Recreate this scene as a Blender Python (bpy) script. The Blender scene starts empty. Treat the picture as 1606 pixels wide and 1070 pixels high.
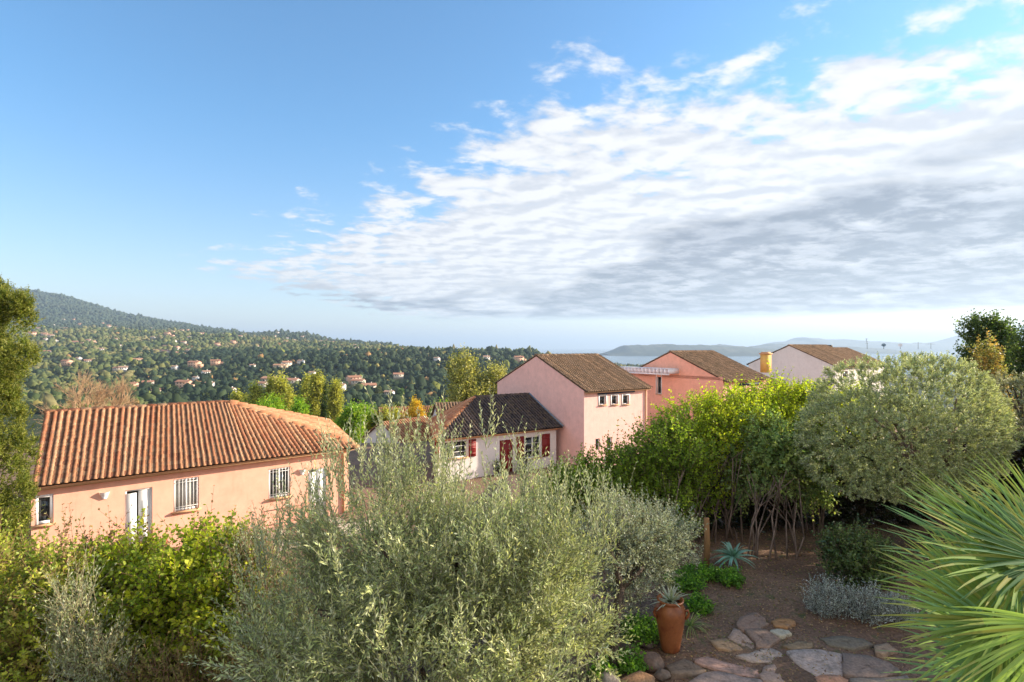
import bpy, math
import numpy as np
R = np.random.default_rng(7)
S = bpy.context.scene
COL = S.collection
F = 850.0; U0 = 803.0; V0 = 545.0; H = 3.8
V3 = lambda *a: np.array(a, float)
def P(u, v, d): return V3((u-U0)/F*d, d, H+(V0-v)/F*d)
def unit(v):
    v = np.asarray(v, float); n = np.linalg.norm(v, axis=-1, keepdims=True); return v/np.maximum(n, 1e-9)
UP = V3(0, 0, 1)
# ------------------------------------------------------------------ camera
cam = bpy.data.objects.new('camera', bpy.data.cameras.new('camera')); COL.objects.link(cam); S.camera = cam
cam.location = (0, 0, H); cam.rotation_euler = (math.pi/2, 0, 0)
cam.data.sensor_width = 36; cam.data.lens = F/1606*36; cam.data.shift_y = (V0-535)/1606
cam.data.clip_start = .05; cam.data.clip_end = 120000
# ------------------------------------------------------------------ node helpers
class NT:
    def __init__(s, tree): s.t = tree; s.n = tree.nodes; s.l = tree.links
    def new(s, typ, **kw):
        n = s.n.new(typ)
        for k, v in kw.items(): setattr(n, k, v)
        return n
    def put(s, sock, v):
        if v is None: return
        if isinstance(v, bpy.types.NodeSocket): s.l.new(v, sock)
        else:
            if hasattr(sock.default_value, '__len__') and not hasattr(v, '__len__'): v = [v]*len(sock.default_value)
            if hasattr(v, '__len__') and len(v) == 3 and len(sock.default_value) == 4: v = (*v, 1)
            sock.default_value = v
    def m(s, op, a, b=None, c=None, clamp=False):
        n = s.new('ShaderNodeMath', operation=op, use_clamp=clamp)
        for i, x in enumerate((a, b, c)):
            if x is not None: s.put(n.inputs[i], x)
        return n.outputs[0]
    def mix(s, f, a, b, mode='MIX'):
        n = s.new('ShaderNodeMix', data_type='RGBA', blend_type=mode)
        s.put(n.inputs[0], f); s.put(n.inputs[6], a); s.put(n.inputs[7], b); return n.outputs[2]
    def ramp(s, f, stops, interp='LINEAR'):
        n = s.new('ShaderNodeValToRGB'); cr = n.color_ramp; cr.interpolation = interp
        while len(cr.elements) < len(stops): cr.elements.new(.5)
        for e, (p, c) in zip(cr.elements, stops):
            e.position = p; e.color = (c, c, c, 1) if not hasattr(c, '__len__') else (*c, 1)
        s.put(n.inputs[0], f); return n.outputs[0]
    def noise(s, vec, scale, detail=4, rough=.5, dist=0):
        n = s.new('ShaderNodeTexNoise'); s.put(n.inputs['Vector'], vec); n.inputs['Scale'].default_value = scale
        n.inputs['Detail'].default_value = detail; n.inputs['Roughness'].default_value = rough; n.inputs['Distortion'].default_value = dist
        return n.outputs[0]
    def mapr(s, v, a, b, c=0, d=1, smooth=True):
        n = s.new('ShaderNodeMapRange', interpolation_type='SMOOTHSTEP' if smooth else 'LINEAR')
        for i, x in enumerate((v, a, b, c, d)): s.put(n.inputs[i], x)
        return n.outputs[0]
def newmat(name):
    m = bpy.data.materials.new(name); m.use_nodes = True; m.node_tree.nodes.clear()
    t = NT(m.node_tree); out = t.new('ShaderNodeOutputMaterial'); return m, t, out
def surf(name, c, rough=.8, var=.15, scale=3., bump=.0, bscale=20., c2=None, metal=0, attr=False, spec=.3, thr=(.4, .65), stretch=None):
    """diffuse-ish material: base colour c, patches of c2, fine variation and bump; attr multiplies a per-face colour"""
    m, t, out = newmat(name)
    tc = t.new('ShaderNodeTexCoord').outputs['Object']
    if stretch:
        mp = t.new('ShaderNodeMapping'); t.put(mp.inputs[0], tc); mp.inputs['Scale'].default_value = stretch; tc = mp.outputs[0]
    col = c if not attr else None
    if attr:
        a = t.new('ShaderNodeAttribute', attribute_name='col').outputs['Color']; col = a
    n = t.noise(tc, scale, 5, .6)
    if c2 is not None: col = t.mix(t.mapr(n, thr[0], thr[1]), col, c2)
    n2 = t.noise(tc, scale*6, 4, .6)
    col = t.mix(1.0, col, t.ramp(n2, [(.25, 1-var), (.75, 1+var)]), 'MULTIPLY') if var else col
    if name.startswith('stucco'):      # rain streaks and grime
        mq = t.new('ShaderNodeMapping'); t.put(mq.inputs[0], tc); mq.inputs['Scale'].default_value = (1, 1, .13)
        col = t.mix(t.mapr(t.noise(mq.outputs[0], 5, 5, .65), .52, .78, 0, .32), col, t.mix(1.0, col, (.62, .58, .55), 'MULTIPLY'))
    b = t.new('ShaderNodeBsdfPrincipled'); t.put(b.inputs['Base Color'], col); b.inputs['Roughness'].default_value = rough
    b.inputs['Metallic'].default_value = metal; b.inputs['Specular IOR Level'].default_value = spec
    if bump:
        bp = t.new('ShaderNodeBump'); bp.inputs['Strength'].default_value = bump; bp.inputs['Distance'].default_value = .02
        t.put(bp.inputs['Height'], t.noise(tc, bscale, 5, .6)); t.put(b.inputs['Normal'], bp.outputs[0])
    t.l.new(b.outputs[0], out.inputs[0]); return m
def leafmat(name, trans=.3, rough=.45, back=None, spec=.35):
    m, t, out = newmat(name)
    a = t.new('ShaderNodeAttribute', attribute_name='col').outputs['Color']
    col = a
    if back is not None:
        g = t.new('ShaderNodeNewGeometry').outputs['Backfacing']; col = t.mix(g, a, t.mix(.6, a, back))
    b = t.new('ShaderNodeBsdfPrincipled'); t.put(b.inputs['Base Color'], col)
    b.inputs['Roughness'].default_value = rough; b.inputs['Specular IOR Level'].default_value = spec
    tr = t.new('ShaderNodeBsdfTranslucent'); t.put(tr.inputs[0], t.mix(1.0, col, (1.5, 1.5, .75), 'MULTIPLY'))
    mx = t.new('ShaderNodeMixShader'); mx.inputs[0].default_value = trans
    t.l.new(b.outputs[0], mx.inputs[1]); t.l.new(tr.outputs[0], mx.inputs[2]); t.l.new(mx.outputs[0], out.inputs[0]); return m
# ------------------------------------------------------------------ object helpers
def wloc(o):
    v = V3(0, 0, 0)
    while o is not None: v = v + np.array(o.location); o = o.parent
    return v
def tag(o, label=None, cat=None, group=None, kind=None):
    if label: o['label'] = label
    if cat: o['category'] = cat
    if group: o['group'] = group
    if kind: o['kind'] = kind
    return o
def thing(name, label, cat, loc=(0, 0, 0), group=None):
    o = bpy.data.objects.new(name, None); COL.objects.link(o); o.location = tuple(loc); o.empty_display_size = .2
    return tag(o, label, cat, group)
def mesh_obj(name, verts, faces, mats, parent=None, col=None, midx=None, smooth=False, loc=None):
    """verts Nx3 world; faces = list of (array kxn)"""
    me = bpy.data.meshes.new(name)
    off = wloc(parent) if parent is not None else V3(0, 0, 0)
    if loc is not None: off = off+np.array(loc, float)
    vs = np.asarray(verts, float)-off
    me.vertices.add(len(vs)); me.vertices.foreach_set('co', vs.astype(np.float32).ravel())
    if not isinstance(faces, list) or (len(faces) and isinstance(faces[0], np.ndarray) and faces[0].ndim == 2):
        fl = faces if isinstance(faces, list) else [faces]
        idx = np.concatenate([f.ravel() for f in fl]); tot = np.concatenate([np.full(len(f), f.shape[1]) for f in fl])
    else:
        idx = np.array([i for f in faces for i in f]); tot = np.array([len(f) for f in faces])
    st = np.concatenate([[0], np.cumsum(tot)[:-1]])
    me.loops.add(len(idx)); me.loops.foreach_set('vertex_index', idx.astype(np.int32))
    me.polygons.add(len(tot)); me.polygons.foreach_set('loop_start', st.astype(np.int32)); me.polygons.foreach_set('loop_total', tot.astype(np.int32))
    for m in (mats if isinstance(mats, (list, tuple)) else [mats]): me.materials.append(m)
    if midx is not None: me.polygons.foreach_set('material_index', np.asarray(midx, np.int32))
    if smooth: me.polygons.foreach_set('use_smooth', np.ones(len(tot), bool))
    me.update(calc_edges=True)
    if col is not None:
        c = np.asarray(col, float)
        if c.ndim == 1: c = np.tile(c, (len(tot), 1))
        c = np.hstack([c[:, :3], np.ones((len(c), 1))])
        at = me.attributes.new('col', 'FLOAT_COLOR', 'FACE'); at.data.foreach_set('color', c.astype(np.float32).ravel())
    me.validate()
    o = bpy.data.objects.new(name, me); COL.objects.link(o)
    if parent is not None: o.parent = parent
    if loc is not None: o.location = tuple(loc)
    return o
class MB:
    def __init__(s): s.v = []; s.f = []; s.c = []
    def add(s, vs, fs, c=None):
        b = len(s.v); s.v.extend([tuple(x) for x in vs]); s.f.extend([tuple(b+i for i in f) for f in fs]); s.c.extend([c if c is not None else (1, 1, 1)]*len(fs)); return s
    def box(s, c, h, d=(1, 0, 0), col=None, top=1.0):
        """box: centre c, half sizes h, first axis along horizontal d"""
        d = unit(V3(d[0], d[1], 0)); n = V3(d[1], -d[0], 0); c = np.array(c, float)
        vs = []
        for z in (-1, 1):
            k = top if z > 0 else 1
            for a, b in ((-1, -1), (1, -1), (1, 1), (-1, 1)): vs.append(c+d*a*h[0]*k+n*b*h[1]*k+UP*z*h[2])
        return s.add(vs, [(0, 3, 2, 1)[::-1], (4, 5, 6, 7)[::-1], (0, 1, 5, 4)[::-1], (1, 2, 6, 5)[::-1], (2, 3, 7, 6)[::-1], (3, 0, 4, 7)[::-1]], col)
    def tube(s, pts, rad, n=6, col=None, cap=True):
        pts = [np.array(p, float) for p in pts]; k = len(pts)
        if not hasattr(rad, '__len__'): rad = [rad]*k
        vs = []; fs = []
        for i, p in enumerate(pts):
            t = unit(pts[min(i+1, k-1)]-pts[max(i-1, 0)]); a = unit(np.cross(t, V3(.3, .9, .2) if abs(t[2]) > .7 else UP)); b = np.cross(t, a)
            for j in range(n):
                th = 2*math.pi*j/n; vs.append(p+rad[i]*(a*math.cos(th)+b*math.sin(th)))
        for i in range(k-1):
            for j in range(n): fs.append((i*n+j, i*n+(j+1) % n, (i+1)*n+(j+1) % n, (i+1)*n+j))
        if cap: fs.append(tuple(range(n))[::-1]); fs.append(tuple((k-1)*n+j for j in range(n)))
        return s.add(vs, fs, col)
    def lathe(s, c, prof, n=24, col=None):
        c = np.array(c, float); vs = []; fs = []; k = len(prof)
        for r, z in prof:
            for j in range(n): th = 2*math.pi*j/n; vs.append(c+V3(r*math.cos(th), r*math.sin(th), z))
        for i in range(k-1):
            for j in range(n): fs.append((i*n+j, i*n+(j+1) % n, (i+1)*n+(j+1) % n, (i+1)*n+j))
        fs.append(tuple(range(n))[::-1]); return s.add(vs, fs, col)
    def build(s, name, mats, parent=None, smooth=False, loc=None):
        return mesh_obj(name, s.v, s.f, mats, parent, col=np.array(s.c, float), smooth=smooth, loc=loc)
# ------------------------------------------------------------------ materials
M = {}
M['wall_salmon'] = surf('stucco_salmon', (.84, .455, .335), .9, .09, .6, .25, 60, c2=(.76, .395, .285), thr=(.45, .8))
M['wall_pink'] = surf('stucco_pink', (.86, .53, .47), .9, .09, .5, .25, 60, c2=(.78, .46, .41), thr=(.45, .85))
M['wall_coral'] = surf('stucco_coral', (.84, .43, .31), .9, .09, .5, .25, 60, c2=(.76, .38, .27), thr=(.45, .85))
M['wall_white'] = surf('stucco_white', (.78, .72, .69), .9, .05, .5, .25, 60, c2=(.66, .60, .57), thr=(.45, .85))
M['wall_ochre'] = surf('stucco_ochre', (.66, .43, .13), .9, .08, .8, .25, 60)
M['cornice'] = surf('eave_moulding', (.62, .36, .2), .9, .15, 3, .2, 30)
M['white'] = surf('white_paint', (.8, .8, .8), .45, .03, 2)
M['white_soft'] = surf('white_slats', (.8, .8, .84), .6, .06, 2)
M['red'] = surf('dark_red_paint', (.23, .022, .02), .5, .12, 2, .1, 30)
M['blue'] = surf('dark_blue_paint', (.02, .035, .08), .5, .1, 2)
M['bluegrey'] = surf('zinc_flashing', (.18, .26, .34), .5, .15, 4)
M['iron'] = surf('dark_iron', (.03, .03, .03), .5, .2, 5)
M['glass'] = surf('window_glass', (.012, .016, .018), .06, 0, 1, spec=.6)
M['curtain'] = surf('net_curtain', (.35, .34, .31), .9, .2, 8)
M['tile'] = surf('terracotta_tile', (1, 1, 1), .85, .22, 2.5, .5, 30, attr=True, c2=(.20, .13, .09), thr=(.55, .85), spec=.2)
M['tile_old'] = surf('mossy_tile', (1, 1, 1), .95, .35, 3, .7, 40, attr=True, c2=(.15, .11, .07), thr=(.45, .75), spec=.1)
M['terracotta'] = surf('glazed_terracotta', (.30, .10, .035), .42, .18, 6, .25, 12, c2=(.20, .055, .02), thr=(.45, .7), spec=.5)
M['bark'] = surf('bark', (.11, .08, .06), .95, .3, 12, .8, 40, c2=(.05, .035, .028), stretch=(1, 1, .25))
M['bark_pale'] = surf('pale_bark', (.24, .17, .135), .95, .3, 12, .6, 40, c2=(.11, .075, .06), stretch=(1, 1, .25))
M['wood_stake'] = surf('stake_wood', (.26, .14, .06), .9, .25, 10, .5, 40, stretch=(1, 1, .1))
M['straw'] = surf('bare_twigs', (.44, .29, .17), .95, .25, 3)
M['leaf'] = leafmat('leaf', .45, .5)
M['leaf_gloss'] = leafmat('glossy_leaf', .25, .3, spec=.5)
M['palm'] = leafmat('palm_blade', .35, .7, spec=.1)
M['olive'] = leafmat('olive_leaf', .22, .5, back=(.50, .53, .45), spec=.3)
M['far_leaf'] = leafmat('far_foliage', .15, .8, spec=.1)
M['stone'] = surf('flagstone', (1, 1, 1), .9, .35, 5, .9, 16, attr=True, c2=(.16, .13, .11), thr=(.5, .75), spec=.15)
M['door_white'] = surf('door_white', (.8, .8, .79), .4, .03, 1)
M['paving'] = surf('terrace_concrete', (.33, .27, .22), .9, .2, 1, .4, 30)
# ------------------------------------------------------------------ foliage generators
def leaf_mesh(base, d, L, W, col, up=None, hexa=False, rng=R):
    """diamond (1 quad) or hexagon leaves; all arrays length N"""
    N = len(base); L = np.broadcast_to(L, (N,))[:, None]; W = np.broadcast_to(W, (N,))[:, None]
    r = unit(rng.normal(size=(N, 3))+(up if up is not None else V3(0, 0, 1.2)))
    side = unit(np.cross(d, r)); nn = np.cross(side, d)
    if hexa:
        vs = np.stack([base, base+d*L*.3+side*W*.5+nn*L*.06, base+d*L*.72+side*W*.42+nn*L*.04, base+d*L-nn*L*.08, base+d*L*.72-side*W*.42+nn*L*.04, base+d*L*.3-side*W*.5+nn*L*.06], 1); k = 6
    else:
        vs = np.stack([base, base+d*L*.5+side*W*.5, base+d*L-nn*L*.06, base+d*L*.5-side*W*.5], 1); k = 4
    return vs.reshape(-1, 3), np.arange(N*k).reshape(N, k), col
def sample_lobes(lobes, n, rmin, rng, bump=.18, zcut=None):
    w = np.array([l[6] if len(l) > 6 else l[3]*l[4]+l[4]*l[5]+l[3]*l[5] for l in lobes], float); w /= w.sum()
    k = rng.choice(len(lobes), n, p=w); A = np.array([l[:6] for l in lobes], float)[k]
    d = unit(rng.normal(size=(n, 3)))
    ph = rng.uniform(0, 6.28, 6)
    bm = 1+bump*(np.sin(d[:, 0]*5+ph[0]+k)*np.sin(d[:, 2]*6+ph[1])+.6*np.sin(d[:, 1]*11+ph[2]+d[:, 0]*9)*np.sin(d[:, 2]*12+ph[3]+k))
    r = rng.uniform(rmin**3, 1, n)**(1/3)*bm
    p = A[:, :3]+d*A[:, 3:6]*r[:, None]
    return p, d, k, r
def foliage(name, parent, mat, lobes, n, rng, L=.35, up=.6, leaf=.05, lw=.012, nodes=8, spread=.7, rmin=.55, colors=None, cvar=.25, stemr=.004,
            stem_col=(.2, .17, .1), bump=.18, hexa=False, droop=0., tipc=None, jit=.35, clip=None, Lvar=.4, gain=(1.6, 1.5, 1.3), clump=0, csize=.12):
    p, d, k, r = sample_lobes(lobes, n, rmin, rng, bump)
    sd = unit(d*(1-up)+UP*up+rng.normal(size=(n, 3))*jit)
    Ls = L*rng.uniform(1-Lvar, 1+Lvar, n)
    if clump:        # sprigs that spring from a shared twig
        g_ = (np.arange(n)//clump)*clump; off_ = rng.normal(size=(n, 3))*csize
        p = p[g_]+off_; sd = unit(sd[g_]*1.0+off_/csize*.32+rng.normal(size=(n, 3))*.12); k = k[g_]; r = r[g_]
    base = p-sd*Ls[:, None]*.5
    if clip is not None:
        ok = clip(p); base, sd, Ls, k, r = base[ok], sd[ok], Ls[ok], k[ok], r[ok]; n = len(base)
    t = np.linspace(.08, 1, nodes)
    bend = rng.normal(size=(n, 3))*.12+UP*(.15-droop)
    pos = base[:, None]+sd[:, None]*(Ls[:, None]*t)[:, :, None]+bend[:, None]*(Ls[:, None]*t**2)[:, :, None]
    tan = unit(sd[:, None]+2*bend[:, None]*t[None, :, None])
    a = unit(np.cross(tan, V3(.31, .57, .2))); b = np.cross(tan, a)
    cols = np.array(colors, float)*np.array(gain); ck = rng.choice(len(cols), n)
    cb = cols[ck]*rng.uniform(1-cvar, 1+cvar, (n, 1))
    if clump: cb = cb*rng.uniform(.78, 1.22, n)[(np.arange(n)//clump)*clump % n][:, None]
    VV = []; FF = []; CC = []; off = 0
    for sgn in (0, 1):
        th = (np.arange(nodes)*1.57+rng.uniform(0, 6.28, (n, 1)))+sgn*math.pi
        rad = a*np.cos(th)[..., None]+b*np.sin(th)[..., None]
        sp = spread*rng.uniform(.7, 1.3, th.shape)[..., None]
        ld = unit(tan*np.cos(sp)+rad*np.sin(sp)-UP*droop)
        ll = leaf*rng.uniform(.6, 1.15, th.shape)*(1-.35*t**3)
        c = np.clip(cb[:, None]*rng.uniform(.7, 1.3, th.shape)[..., None], 0, .75)
        if tipc is not None:
            f = (np.clip(t-.45, 0, 1)/.55)[None, :, None]*rng.uniform(.2, 1, (n, 1, 1)); c = c*(1-f)+np.array(tipc)*f
        v, f, c = leaf_mesh(pos.reshape(-1, 3), ld.reshape(-1, 3), ll.ravel(), (ll*lw/leaf).ravel(), c.reshape(-1, 3), hexa=hexa, rng=rng)
        VV.append(v); FF.append(f+off); CC.append(c); off += len(v)
    crown = mesh_obj(name, np.concatenate(VV), FF if not hexa else [np.concatenate(FF)], mat, parent, col=np.concatenate(CC))
    if stemr:   # the thin shoots
        q = pos[:, [0, nodes//2, nodes-1]]; q = np.concatenate([base[:, None], q], 1); K = q.shape[1]
        aa = a[:, [0, 0, nodes//2, nodes-1]]; bb = b[:, [0, 0, nodes//2, nodes-1]]; rr = stemr*np.linspace(1.3, .4, K)[None, :, None]
        ring = np.stack([q+rr*(aa*math.cos(x)+bb*math.sin(x)) for x in (0, 2.1, 4.2)], 2)
        v = ring.reshape(-1, 3); i0 = (np.arange(n)*K*3)[:, None, None]+(np.arange(K-1)*3)[None, :, None]
        j = np.arange(3)[None, None, :]; j2 = (j+1) % 3
        f = np.stack([i0+j, i0+j2, i0+3+j2, i0+3+j], -1).reshape(-1, 4)
        mesh_obj('shoots', v, [f], M['leaf_stem'], parent, col=np.tile(np.array(stem_col), (len(f), 1))*rng.uniform(.7, 1.3, (len(f), 1)))
    return crown
M['leaf_stem'] = surf('twig', (1, 1, 1), .85, .2, 8, attr=True)
def branches(parent, base, targets, r0, rng, mat='bark', name='trunk', wob=.12, fork=.35, n=7):
    """trunk from base that divides into limbs reaching each target"""
    mb = MB(); base = np.array(base, float); targets = [np.array(t, float) for t in targets]
    c = sum(targets)/len(targets); f = base+(c-base)*fork; f[:2] = base[:2]+(c-base)[:2]*fork*.5
    mb.tube([base-UP*.1, base+(f-base)*.5+V3(*rng.normal(size=2)*wob*.3, 0), f], [r0*1.25, r0, r0*.85], n)
    for t in targets:
        m1 = f+(t-f)*.35+V3(*rng.normal(size=3)*wob); m2 = f+(t-f)*.7+V3(*rng.normal(size=3)*wob)
        mb.tube([f-UP*.03, m1, m2, t], [r0*.6, r0*.42, r0*.28, r0*.12], max(5, n-2))
    return mb.build(name, M[mat], parent, smooth=True)
def copy_tree(o, parent=None):
    c = o.copy(); COL.objects.link(c)
    if parent is not None: c.parent = parent
    for ch in list(o.children): copy_tree(ch, c)
    return c
# ------------------------------------------------------------------ terrain
def ss(x, a, b): t = np.clip((x-a)/(b-a), 0, 1); return t*t*(3-2*t)
def gz(x, y):
    """ground height close by"""
    x = np.asarray(x, float); y = np.asarray(y, float)
    l = 1-ss(x, -3.5, 0)                                       # left side falls away first
    zl = -.35*ss(y, 4, 7)-2.8*ss(y, 8.6, 14.5)-1.0*ss(y, 24, 31)
    zr = -4.1*ss(y, 15.5, 25)
    z = zl*l+zr*(1-l)
    z = z-4.8*ss(y, 44, 62)*(1-ss(x, 8, 40)*.6)
    z = z+.03*np.sin(x*1.7+.4*y)*np.sin(y*1.3)+.015*np.sin(x*5.1)*np.sin(y*4.3+x)
    return z
def grid(xs, ys, zf):
    X, Y = np.meshgrid(xs, ys); Z = zf(X, Y); n, m = X.shape
    v = np.stack([X, Y, Z], -1).reshape(-1, 3); i = (np.arange(n-1)[:, None]*m+np.arange(m-1)[None, :]).reshape(-1)
    return v, np.stack([i, i+1, i+m+1, i+m], -1)
m, t, out = newmat('garden_soil')
tc = t.new('ShaderNodeTexCoord').outputs['Object']
n1 = t.noise(tc, .9, 6, .6); n2 = t.noise(tc, 26, 5, .7); n3 = t.noise(tc, 5, 4, .6)
c = t.ramp(n1, [(.35, (.15, .085, .055)), (.55, (.22, .13, .085)), (.72, (.17, .13, .065))])
c = t.mix(t.mapr(n3, .56, .7), c, (.10, .10, .04))
c = t.mix(1.0, c, t.ramp(n2, [(.3, .45), (.7, 1.6)]), 'MULTIPLY')
b = t.new('ShaderNodeBsdfPrincipled'); t.put(b.inputs['Base Color'], c); b.inputs['Roughness'].default_value = .95
bp = t.new('ShaderNodeBump'); bp.inputs['Strength'].default_value = 1; bp.inputs['Distance'].default_value = .03; t.put(bp.inputs['Height'], n2); t.put(b.inputs['Normal'], bp.outputs[0])
t.l.new(b.outputs[0], out.inputs[0]); M['soil'] = m
k = np.linspace(-1, 1, 260); xs = np.sign(k)*(np.abs(k)*18+np.abs(k)**4*280)
k = np.linspace(0, 1, 220); ys = np.concatenate([np.linspace(-260, -6, 14)[:-1], -6+k*36+k**3*38])
v, f = grid(xs, ys, gz)
tag(mesh_obj('ground', v, [f], M['soil'], smooth=True), kind='structure')

SEA = -78.0
us = [-700, -300, 0, 100, 190, 260, 340, 400, 440, 480, 530, 600, 650, 700, 760, 830, 880, 950, 1050, 1240, 1600, 2300]
sea = 999
prof = {
 60:   [720]*13+[718]*9,
 120:  [705]*12+[712, 715, 720, 725, 730, 735, 735, 735, 735, 735],
 250:  [672]*11+[676, 680, 684, 688, 690, 695, 695, 695, 695, 695, 695],
 450:  [640, 640, 641, 643, 645, 645, 644, 642, 642, 643, 645, 648, 650, 650, 652, 655, 660, 668, 672, 676, 680, 680],
 650:  [600, 600, 604, 606, 608, 606, 603, 600, 600, 600, 602, 604, 604, 604, 606, 612, 625, 640, 642, 645, 648, 648],
 900:  [560, 560, 570, 572, 574, 574, 571, 566, 564, 562, 561, 560, 561, 562, 563, 568, 585, 606, 608, 611, 614, 614],
 1300: [535, 536, 541, 543, 546, 549, 552, 553, 554, 554, 554, 554, 555, 555, 555, 554, 566, 582, 585, 590, 592, 592],
 1800: [516, 514, 516, 519, 521, 524, 528, 533, 536, 538, 542, 545, 550, 553, 556, 565, 575, 577, 579, 582, sea, sea],
 2600: [488, 494, 506, 511, 513, 517, 523, 527, 524, 526, 538, 543, 549, 556, 566, 572, 574, 573, 575, sea, sea, sea],
 4200: [424, 438, 453, 466, 494, 507, 520, 531, 538, 540, 545, 549, 556, sea, sea, sea, sea, sea, sea, sea, sea, sea],
 6500: [450, 460, 480, 500, 520, 530, 540, sea, sea, sea, sea, sea, sea, sea, sea, sea, sea, sea, sea, sea, sea, sea]}
st = sorted(prof); PZ = []
for y in st:
    vv = np.array(prof[y], float); z = H+(V0-vv)/F*y; z = np.where(vv > 990, SEA-25, z); PZ.append(z)
PZ = np.array(PZ); lst = np.log(st)
def hsh(a, b, s): return np.sin(a*s+b*s*.7+1.3)*np.sin(b*s*.9-a*s*.5+2.1)
def fz(x, y):
    u = U0+F*x/y; ly = np.log(np.clip(y, 60, 6500))
    zu = np.array([np.interp(u, us, row) for row in PZ])
    i = np.clip(np.searchsorted(lst, ly)-1, 0, len(st)-2); f = (ly-lst[i])/(lst[i+1]-lst[i]); f = f*f*(3-2*f)*.5+f*.5
    z0 = np.take_along_axis(zu, i[None], 0)[0]; z1 = np.take_along_axis(zu, (i+1)[None], 0)[0]
    z = z0*(1-f)+z1*f
    amp = np.clip((y-300)/1500, 0, 1)
    z = z+amp*(3.2*hsh(x, y, .011)+2.*hsh(y, x, .023)+1.2*hsh(x, y, .06))+np.clip((y-2500)/2000, 0, 1)*(9*hsh(x, y, .008)+5*hsh(y, x, .02)+3*hsh(x, y, .045))
    return z
aa = np.linspace(-1.75, 1.75, 620); yy = np.exp(np.linspace(math.log(60), math.log(6500), 330))
A, Y = np.meshgrid(aa, yy); X = A*Y; Z = fz(X, Y)
v = np.stack([X, Y, Z], -1).reshape(-1, 3); n_, m_ = X.shape; i = (np.arange(n_-1)[:, None]*m_+np.arange(m_-1)[None, :]).reshape(-1)
m, t, out = newmat('hillside_cover')
tc = t.new('ShaderNodeTexCoord').outputs['Object']
n1 = t.noise(tc, .012, 6, .6); n2 = t.noise(tc, .06, 6, .75); n3 = t.noise(tc, .0035, 5, .55)
c = t.ramp(n2, [(.32, (.018, .03, .016)), (.5, (.045, .062, .028)), (.66, (.10, .10, .05)), (.8, (.20, .17, .11))])
c = t.mix(t.mapr(n3, .57, .62), c, t.mix(t.mapr(n2, .45, .6), (.06, .07, .04), (.34, .27, .20)))
c = t.mix(t.mapr(n1, .60, .66), c, (.07, .11, .03))
b = t.new('ShaderNodeBsdfPrincipled'); t.put(b.inputs['Base Color'], c); b.inputs['Roughness'].default_value = 1; b.inputs['Specular IOR Level'].default_value = .1
bp = t.new('ShaderNodeBump'); bp.inputs['Strength'].default_value = .8; bp.inputs['Distance'].default_value = 10; t.put(bp.inputs['Height'], n2); t.put(b.inputs['Normal'], bp.outputs[0])
t.l.new(b.outputs[0], out.inputs[0]); M['hill'] = m
tag(mesh_obj('hills', v, [np.stack([i, i+1, i+m_+1, i+m_], -1)], M['hill'], smooth=True), kind='structure')
# sea
m, t, out = newmat('sea_water')
tc = t.new('ShaderNodeTexCoord').outputs['Object']
b = t.new('ShaderNodeBsdfPrincipled'); b.inputs['Base Color'].default_value = (.05, .12, .17, 1); b.inputs['Roughness'].default_value = .25; b.inputs['Specular IOR Level'].default_value = .8
bp = t.new('ShaderNodeBump'); bp.inputs['Strength'].default_value = .35; bp.inputs['Distance'].default_value = 1.5; t.put(bp.inputs['Height'], t.noise(tc, .05, 6, .65)); t.put(b.inputs['Normal'], bp.outputs[0])
t.l.new(b.outputs[0], out.inputs[0])
D = 40000; v = np.array([(-D, 900, SEA), (D, 900, SEA), (D, D, SEA), (-D, D, SEA)], float)
tag(mesh_obj('sea', v, [np.array([[0, 1, 2, 3]])], m), kind='structure')
# headlands across the bay
def headland(name, y, pts, depth, mat):
    us_ = np.array([p[0] for p in pts], float); vs_ = np.array([p[1] for p in pts], float)
    uu = np.linspace(us_[0], us_[-1], 260); vv = np.interp(uu, us_, vs_)
    hz = H+(V0-vv)/F*y-SEA
    taper = np.minimum(1, np.minimum(np.arange(260), 259-np.arange(260))/25)
    hz = np.maximum(hz*(.35+.65*taper), 0)+(5*np.sin(uu*.11)+3*np.sin(uu*.27+1)+1.8*np.sin(uu*.61))*y/9000*taper
    xs_ = (uu-U0)/F*y; rows = []
    for q in np.linspace(-1, 1, 25):
        w = np.cos(q*math.pi/2)**.8; jit = 1+.12*np.sin(xs_*.0016+q*5)*np.sin(xs_*.0007+q*3)
        rows.append(np.stack([xs_*(1+q*depth/y*.0), np.full(260, y)+q*depth+depth*.15*np.sin(xs_*.002), SEA-6+(hz+6)*w*np.where(abs(q) < .05, 1, np.clip(jit, 0, 1.0))], -1))
    v = np.array(rows).reshape(-1, 3); m_ = 260; i = (np.arange(24)[:, None]*m_+np.arange(m_-1)[None, :]).reshape(-1)
    return tag(mesh_obj(name, v, [np.stack([i, i+1, i+m_+1, i+m_], -1)], mat, smooth=True), kind='structure')
m, t, out = newmat('far_wooded_land'); tc = t.new('ShaderNodeTexCoord').outputs['Object']
c = t.ramp(t.noise(tc, .006, 6, .7), [(.35, (.02, .035, .03)), (.55, (.04, .06, .04)), (.72, (.14, .13, .10))])
b = t.new('ShaderNodeBsdfPrincipled'); t.put(b.inputs['Base Color'], c); b.inputs['Roughness'].default_value = 1; t.l.new(b.outputs[0], out.inputs[0]); M['headland'] = m
headland('headland_hill', 5600, [(948, 549), (965, 545), (985, 542), (1000, 541), (1040, 540), (1080, 541), (1120, 542), (1170, 545), (1235, 549)], 500, m)
headland('headland_hill', 7600, [(1040, 551), (1070, 545), (1090, 543), (1120, 541), (1128, 539), (1150, 543), (1175, 544), (1200, 541), (1230, 539), (1260, 541), (1300, 543), (1400, 547)], 700, m)
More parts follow.
